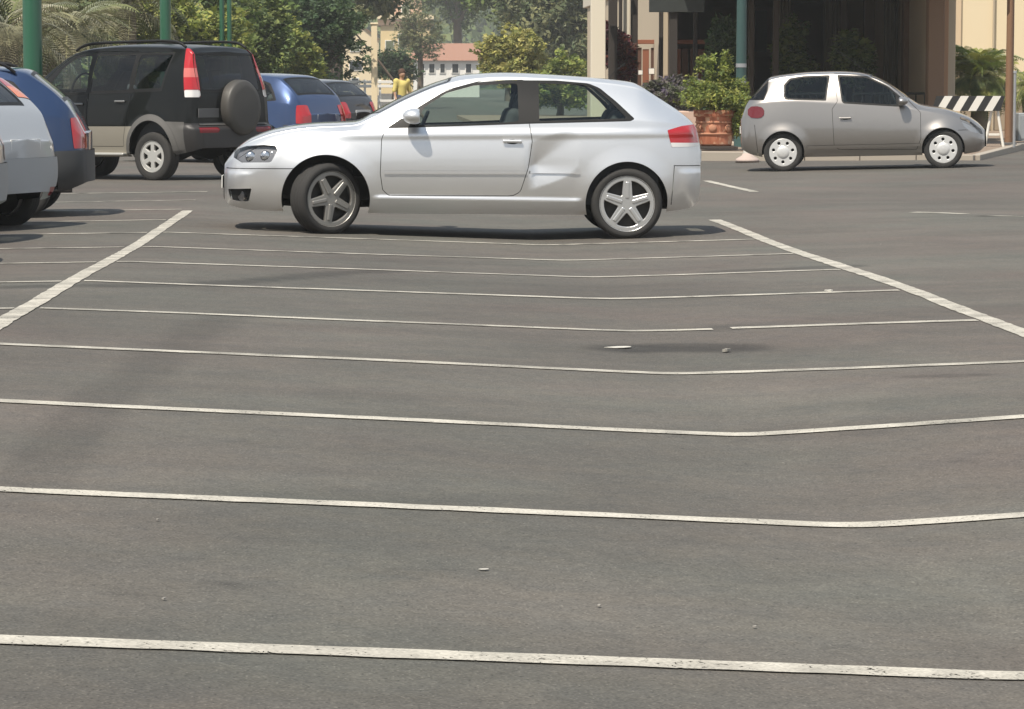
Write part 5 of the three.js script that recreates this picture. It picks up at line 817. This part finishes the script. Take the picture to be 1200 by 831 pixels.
// terracotta planter with shrub
{
  const d = 53, t = onPave('terracotta_planter', 'weathered terracotta planter with leafy shrub on a dark slatted stand', 'planter', 838, d), clayMap = dataTexture(256, (i, j) => { const n = fbm(i / 22, j / 30, 4), m = fbm(i / 9 + 50, j / 9, 3), v = 150 + 150 * (n - 0.5), q = smooth(0.52, 0.62, m) * 60; return [v + 55 + q * 0.5, v - 8 + q, v - 40 + q]; }, true), clay = M([0.62, 0.5, 0.46], 0.9, 0, { map: clayMap }), clay2 = M([0.42, 0.2, 0.12], 0.9), s = d / LENS;
  const w = 46 * s, h = gy(139, d) - gy(181, d);
  for (let i = 0; i < 4; i++) part('stand_slat', G.box(w * 1.08, 0.05, 0.13, 0, 0.05, -0.27 + i * 0.18, 0.01), M([0.05, 0.04, 0.035], 0.9), t);
  part('pot', G.lathe([[0, 0.08], [w * 0.42, 0.08], [w * 0.44, 0.12], [w * 0.49, 0.08 + h * 0.8], [w * 0.54, 0.08 + h * 0.82], [w * 0.55, 0.08 + h], [w * 0.49, 0.08 + h], [w * 0.47, 0.08 + h * 0.92], [0, 0.08 + h * 0.9]], 32), clay, t);
  for (const y of [0.3, 0.62]) part('pot_band', G.lathe([[w * 0.45, 0.08 + h * y], [w * (0.47 + 0.05 * y), 0.08 + h * (y + 0.02)], [w * (0.47 + 0.05 * y), 0.08 + h * (y + 0.06)], [w * 0.45, 0.08 + h * (y + 0.08)]], 32), clay2, t);
  for (let i = 0; i < 7; i++) { const a = i / 7 * 6.283, g = new THREE.SphereGeometry(0.07, 12, 8); g.scale(1, 1, 0.5); g.rotateY(-a + Math.PI / 2); g.translate(Math.cos(a) * w * 0.475, 0.08 + h * 0.5, Math.sin(a) * w * 0.475); part('rosette', plain(g), clay2, t); }
  part('stem', limbGeo([[0, h, 0, 0.03], [0.05, h + 0.3, 0, 0.02], [0.1, h + 0.6, 0, 0.01]]), bark, t);
  const y = h + 0.08; crown(t, [[0, y + 0.2, 0, 0.56, 0.26, 0.45, 750], [-0.3, y + 0.4, 0, 0.22, 0.24, 0.25, 230], [0.12, y + 0.46, 0.05, 0.2, 0.3, 0.2, 200], [0.42, y + 0.36, 0, 0.16, 0.2, 0.2, 120], [0.34, y + 0.12, 0.1, 0.22, 0.3, 0.25, 300], [0.4, y - 0.25, 0.15, 0.12, 0.32, 0.15, 200], [-0.15, y + 0.74, 0, 0.2, 0.24, 0.2, 110], [0.2, y + 0.8, -0.1, 0.14, 0.22, 0.15, 60]], sprayS, GREEN.lime, 205, 'foliage'); shade(t);
}
{ const [px, d] = [846, 60], t = onPave('tall_shrub', 'tall dark green shrub behind the terracotta planter', 'shrub', px, d); part('trunk', limbGeo([[0, 0, 0, 0.06], [0.03, 0.8, 0, 0.05], [0, 1.6, 0, 0.03]]), bark, t); crown(t, [[0, 1.6, 0, 0.42, 0.62, 0.4, 1300], [-0.08, 0.9, 0, 0.34, 0.4, 0.35, 500], [0.06, 2.1, 0, 0.24, 0.3, 0.25, 300]], sprayM, GREEN.dark, 215, 'foliage'); shade(t); }
for (const [px, d, sd, l] of [[932, 63.5, 511, 'tall potted plant inside the dark portico beside its doorway'], [1000, 62.5, 521, 'tall potted plant inside the dark portico between two columns']]) { const t = onPave('potted_plant', l, 'plant', px, d, 'plants inside the portico'); part('pot', G.lathe([[0, 0], [0.16, 0], [0.2, 0.36], [0.23, 0.38], [0.2, 0.4], [0, 0.38]]), M([0.3, 0.14, 0.09], 0.9), t); part('stem', limbGeo([[0, 0.38, 0, 0.03], [0.02, 1.2, 0, 0.02], [0, 1.9, 0, 0.01]]), bark, t); crown(t, [[0, 1.7, 0, 0.4, 0.65, 0.35, 420]], sprayL, GREEN.mid, sd, 'foliage'); shade(t); }
{ const t = onPave('potted_flowers', 'pale pink planter box with grey-green lavender near the silver hatchback', 'planter', 800, 54.5), pk = M([0.55, 0.4, 0.32], 0.9); part('box', G.box(0.62, 0.42, 0.4, 0, 0.46, 0, 0.03), pk, t); part('plinth', G.box(0.5, 0.26, 0.32, 0, 0.13, 0, 0.02), M([0.2, 0.17, 0.14], 0.9), t); crown(t, [[0, 0.86, 0, 0.42, 0.24, 0.3, 600]], sprayS, [[0.14, 0.15, 0.1], [0.18, 0.17, 0.15], [0.17, 0.13, 0.2], [0.09, 0.11, 0.05]], 225, 'foliage'); shade(t); }
{ const t = onPave('lavender_bush', 'low grey-green lavender bush along the red-brown timber fence', 'shrub', 768, 58), n = 900; part('stem', limbGeo([[0, 0, 0, 0.05], [0, 0.5, 0, 0.03]]), bark, t); crown(t, [[0, 0.7, 0, 0.6, 0.45, 0.4, n], [0.5, 0.85, 0, 0.4, 0.4, 0.35, 500]], sprayM, [[0.12, 0.12, 0.085], [0.16, 0.14, 0.13], [0.08, 0.09, 0.05], [0.13, 0.11, 0.15]], 235, 'foliage'); shade(t); }
{ const t = onPave('red_shrub', 'red-leaved shrub climbing beside the cream gate pillars', 'shrub', 715, 61.5); part('trunk', limbGeo([[0, 0, 0, 0.06], [0.05, 0.8, 0, 0.04], [0, 1.8, 0, 0.03]]), bark, t); crown(t, [[0.1, 1.75, 0.15, 0.32, 0.36, 0.3, 380], [-0.1, 2.1, 0.2, 0.2, 0.26, 0.25, 160], [0.3, 1.45, 0.15, 0.26, 0.26, 0.25, 220]], sprayM, GREEN.red, 245, 'foliage'); shade(t); }
// gate pillars, posts, sign, fence left of the portico
const pillarCream = M([0.66, 0.6, 0.48], 0.9), postDark = M([0.03, 0.024, 0.02], 0.8);
const pier = (name, label, cat, a, b, d, m, h, group) => { const t = onPave(name, label, cat, (a + b) / 2, d, group), w = (b - a) * d / LENS; part('shaft', G.box(w, h, w, 0, h / 2, 0, 0.015), m, t); part('base', G.box(w + 0.08, 0.2, w + 0.08, 0, 0.1, 0, 0.015), m, t); part('capital', G.box(w + 0.1, 0.12, w + 0.1, 0, h + 0.06, 0, 0.015), m, t); return t; };
pier('gate_pillar', 'wide cream gate pillar left of the red-leaved shrub', 'pillar', 692, 709, 60, pillarCream, 3.6); pier('gate_pillar', 'narrow cream gate pillar between two dark posts', 'pillar', 730, 738, 62, pillarCream, 3.6);
pier('dark_post', 'dark timber post right beside the wide cream gate pillar', 'post', 713, 723, 61, postDark, 3.6); pier('dark_post', 'dark timber post right beside the narrow cream gate pillar', 'post', 739, 747, 61.5, postDark, 3.6);
pier('dark_post', 'slim dark post in front of the pale plaster wall', 'post', 725, 729, 61.8, postDark, 3.6); pier('dark_post', 'slim dark post beside the black post of the sign board', 'post', 772, 777, 62.5, postDark, 3.6); pier('dark_post', 'slim dark post between sign board post and portico', 'post', 812, 817, 62, postDark, 3.6);
{ const d = 84, t = onPave('garden_wall', 'sunlit pale plaster wall behind the red-brown timber fence', 'wall', 765, d), a = gx(702, d), b = gx(836, d); part('wall', G.box(b - a, 5, 0.3, (a + b) / 2 - t.position.x, 2.5, 0, 0.02), M([0.5, 0.44, 0.33], 0.9), t); part('coping', G.box(b - a + 0.1, 0.12, 0.4, (a + b) / 2 - t.position.x, 5.06, 0, 0.02), pillarCream, t); }
{ // fence of upright boards with a top rail
  const d = 64, t = onPave('timber_fence', 'red-brown timber fence with open slats below the dark sign board', 'fence', 780, d), ox = t.position.x, r = rng(9), ms = [[0.2, 0.065, 0.04], [0.13, 0.05, 0.035], [0.24, 0.09, 0.05], [0.09, 0.045, 0.03]].map((c) => M(c, 0.8)), a = gx(743, d) - ox, b = gx(826, d) - ox, h = gy(48, d) - PAVE, n = 9;
  part('top_rail', G.box(b - a, 0.09, 0.08, (a + b) / 2, h - 0.02, 0.03, 0.01), ms[2], t); part('rail', G.box(b - a, 0.08, 0.05, (a + b) / 2, 0.4, -0.05, 0.01), ms[0], t);
  for (let i = 0; i < n; i++) { const w = (b - a) / n, m = part('board', G.box(w - 0.03, h - 0.16 - 0.1 * r(), 0.03, a + (i + 0.5) * w, (h - 0.1) / 2, -0.015, 0.006), ms[Math.floor(r() * 4)], t); m.rotation.z = 0.01 * (r() - 0.5); }
}
for (const [px, py, s, l] of [[750.5, 85, 0.085, 'small square white notice beside the larger one on the timber fence'], [763.5, 83.5, 0.11, 'larger white notice on the timber fence']]) { const d = 63.8, t = thing('notice', l, 'sign', gx(px, d), gz(px, d) + 0.02, 0, 'notices on the timber fence', gy(py, d)); part('sheet', G.box(s, s, 0.012, 0, 0, 0, 0.002), white, t); part('backing', G.box(s + 0.02, s + 0.02, 0.01, 0, 0, -0.012, 0.002), greyPlastic, t); }
{ const d = 59, t = onPave('sign_board', 'dark sign board on a black post above the timber fence', 'sign', 789, d), ox = t.position.x, y = gy(14.5, d) - PAVE, w = gx(825, d) - gx(760, d); part('post', G.box(0.16, y + 0.9, 0.1, 0, (y + 0.9) / 2, -0.06, 0.01), postDark, t); part('board', G.box(w, 0.85, 0.06, (gx(760, d) + gx(825, d)) / 2 - ox, y + 0.425, 0.03, 0.01), M([0.025, 0.03, 0.028], 0.6), t); part('foot', G.box(0.4, 0.08, 0.3, 0, 0.04, -0.06, 0.01), postDark, t); }
{ const [x, z] = spot(876, 50.5), t = thing('traffic_bollard', 'red and white plastic bollard behind the small grey-beige hatchback', 'bollard', x, z, 0), rd = M([0.4, 0.04, 0.03], 0.5), wt = M([0.6, 0.57, 0.52], 0.6); part('base', G.lathe([[0, 0], [0.2, 0], [0.19, 0.06], [0.09, 0.12], [0.08, 0.15], [0, 0.15]]), M([0.45, 0.36, 0.32], 0.8), t); for (let i = 0; i < 4; i++) part('band', G.cyl(0.07 - i * 0.005, 0.066 - i * 0.005, 0.12, 0, 0.14 + i * 0.12, 0), i % 2 ? rd : wt, t); part('cap', G.lathe([[0.05, 0.62], [0.045, 0.66], [0, 0.68]]), rd, t); }

// ------------------------------------------------------------------ person in a yellow shirt
{
  const [x, z] = spot(471, 83), t = thing('person', 'person in a yellow shirt and dark trousers standing beyond the silver hatchback', 'person', x, z, 0.5);
  const J = { hipL: [0.09, 0.92, 0], hipR: [-0.09, 0.92, 0], kneeL: [0.1, 0.5, 0.03], kneeR: [-0.12, 0.5, 0.0], ankL: [0.11, 0.09, -0.02], ankR: [-0.14, 0.09, -0.03], toeL: [0.13, 0.04, 0.14], toeR: [-0.16, 0.04, 0.13], pel: [0, 0.97, 0], chest: [0, 1.28, 0.0], neck: [0, 1.47, -0.01], head: [0, 1.6, 0.02], crown: [0, 1.67, 0.0], shL: [0.18, 1.4, 0], shR: [-0.18, 1.4, 0], elL: [0.25, 1.13, 0.0], elR: [-0.25, 1.13, 0.0], wrL: [0.24, 0.9, 0.1], wrR: [-0.24, 0.9, 0.08], haL: [0.24, 0.82, 0.13], haR: [-0.24, 0.82, 0.11] };
  const legs = [['hipL', 'kneeL', 0.085, 0.058], ['kneeL', 'ankL', 0.058, 0.04], ['hipR', 'kneeR', 0.085, 0.058], ['kneeR', 'ankR', 0.058, 0.04], ['pel', 'hipL', 0.11, 0.09], ['pel', 'hipR', 0.11, 0.09]];
  const trunk = [['pel', 'chest', 0.115, 0.135], ['chest', 'shL', 0.11, 0.065], ['chest', 'shR', 0.11, 0.065]], sleeves = [['shL', 'elL', 0.058, 0.045], ['shR', 'elR', 0.058, 0.045]], rest = [['chest', 'neck', 0.08, 0.055], ['neck', 'head', 0.052, 0.075], ['head', 'crown', 0.088, 0.09], ['elL', 'wrL', 0.042, 0.028], ['elR', 'wrR', 0.042, 0.028], ['wrL', 'haL', 0.03, 0.033], ['wrR', 'haR', 0.03, 0.033], ['ankL', 'toeL', 0.04, 0.035], ['ankR', 'toeR', 0.04, 0.035]];
  for (const [h, s] of [['haL', 1], ['haR', -1]]) for (let i = 0; i < 5; i++) { const b = J[h], k = h + 'f' + i, r0 = k + 'a', tip = k + 'b'; J[r0] = [b[0] + s * 0.002, b[1] - 0.02, b[2] + (i - 2) * 0.017]; J[tip] = i === 4 ? [b[0] - s * 0.02, b[1] - 0.04, b[2] + 0.06] : [b[0] - s * 0.012, b[1] - 0.09 + Math.abs(i - 1.5) * 0.008, b[2] + (i - 1.5) * 0.019]; rest.push([r0, tip, 0.011, 0.008]); }
  const sdf = (bones, grow, k) => (px, py, pz) => { let d = 9; for (const [a, b, r0, r1] of bones) { const A = J[a], B = J[b], ex = B[0] - A[0], ey = B[1] - A[1], ez = B[2] - A[2], u = clamp(((px - A[0]) * ex + (py - A[1]) * ey + (pz - A[2]) * ez) / (ex * ex + ey * ey + ez * ez), 0, 1), q = Math.hypot(px - A[0] - ex * u, py - A[1] - ey * u, pz - A[2] - ez * u) - lerp(r0, r1, u) - grow; const h = clamp(0.5 + 0.5 * (d - q) / k, 0, 1); d = lerp(d, q, h) - k * h * (1 - h); } return d; };
  function mesh(f, res, c, half) {                      // marching cubes over a cube of half-size `half` about c
    const mc = new MarchingCubes(res, M([1, 1, 1]), false, false, 200000); mc.isolation = 0; const n = mc.size;
    for (let k = 0; k < n; k++) for (let j = 0; j < n; j++) for (let i = 0; i < n; i++) { const e = (q) => (q - n / 2) / (n / 2) * half; mc.field[k * n * n + j * n + i] = -f(c[0] + e(i), c[1] + e(j), c[2] + e(k)); }
    mc.update(); const cnt = mc.count, P = mc.positionArray.slice(0, cnt * 3), N = mc.normalArray.slice(0, cnt * 3);
    for (let i = 0; i < cnt; i++) for (let a = 0; a < 3; a++) P[i * 3 + a] = P[i * 3 + a] * half + c[a];
    const g = new THREE.BufferGeometry(); g.setAttribute('position', new THREE.BufferAttribute(new Float32Array(P), 3)); g.setAttribute('normal', new THREE.BufferAttribute(new Float32Array(N), 3)); return g;
  }
  const body = sdf([...legs, ...trunk, ...sleeves, ...rest], 0, 0.03), nose = (px, py, pz) => Math.min(body(px, py, pz), Math.hypot((px) / 0.8, (py - 1.6) / 1.3, pz - 0.115) - 0.018, Math.hypot(Math.abs(px) - 0.085, (py - 1.61) / 1.6, pz) - 0.018);
  t.scale.setScalar(0.94);
  part('body', mesh(nose, 72, [0, 0.9, 0], 0.92), M([0.45, 0.27, 0.18], 0.6), t);
  const shirt = sdf([...trunk, ...sleeves], 0.016, 0.04), pants = sdf(legs, 0.014, 0.04), bs = sdf([...rest.slice(0, 3)], 0.014, 0.02);
  part('shirt', mesh((a, b, c) => Math.max(shirt(a, b, c), 0.93 - b), 40, [0, 1.2, 0], 0.42), M([0.6, 0.5, 0.16], 0.85), t);
  part('trousers', mesh((a, b, c) => Math.max(pants(a, b, c), b - 1.02, 0.08 - b), 44, [0, 0.55, 0], 0.56), M([0.05, 0.06, 0.09], 0.9), t);
  part('hair', mesh((a, b, c) => Math.max(bs(a, b, c), 1.6 + 0.6 * (c - 0.02) - b, 1.5 - b), 28, [0, 1.64, 0], 0.18), M([0.07, 0.035, 0.02], 0.8), t);
  shade(t);
}
renderer.render(scene, camera);
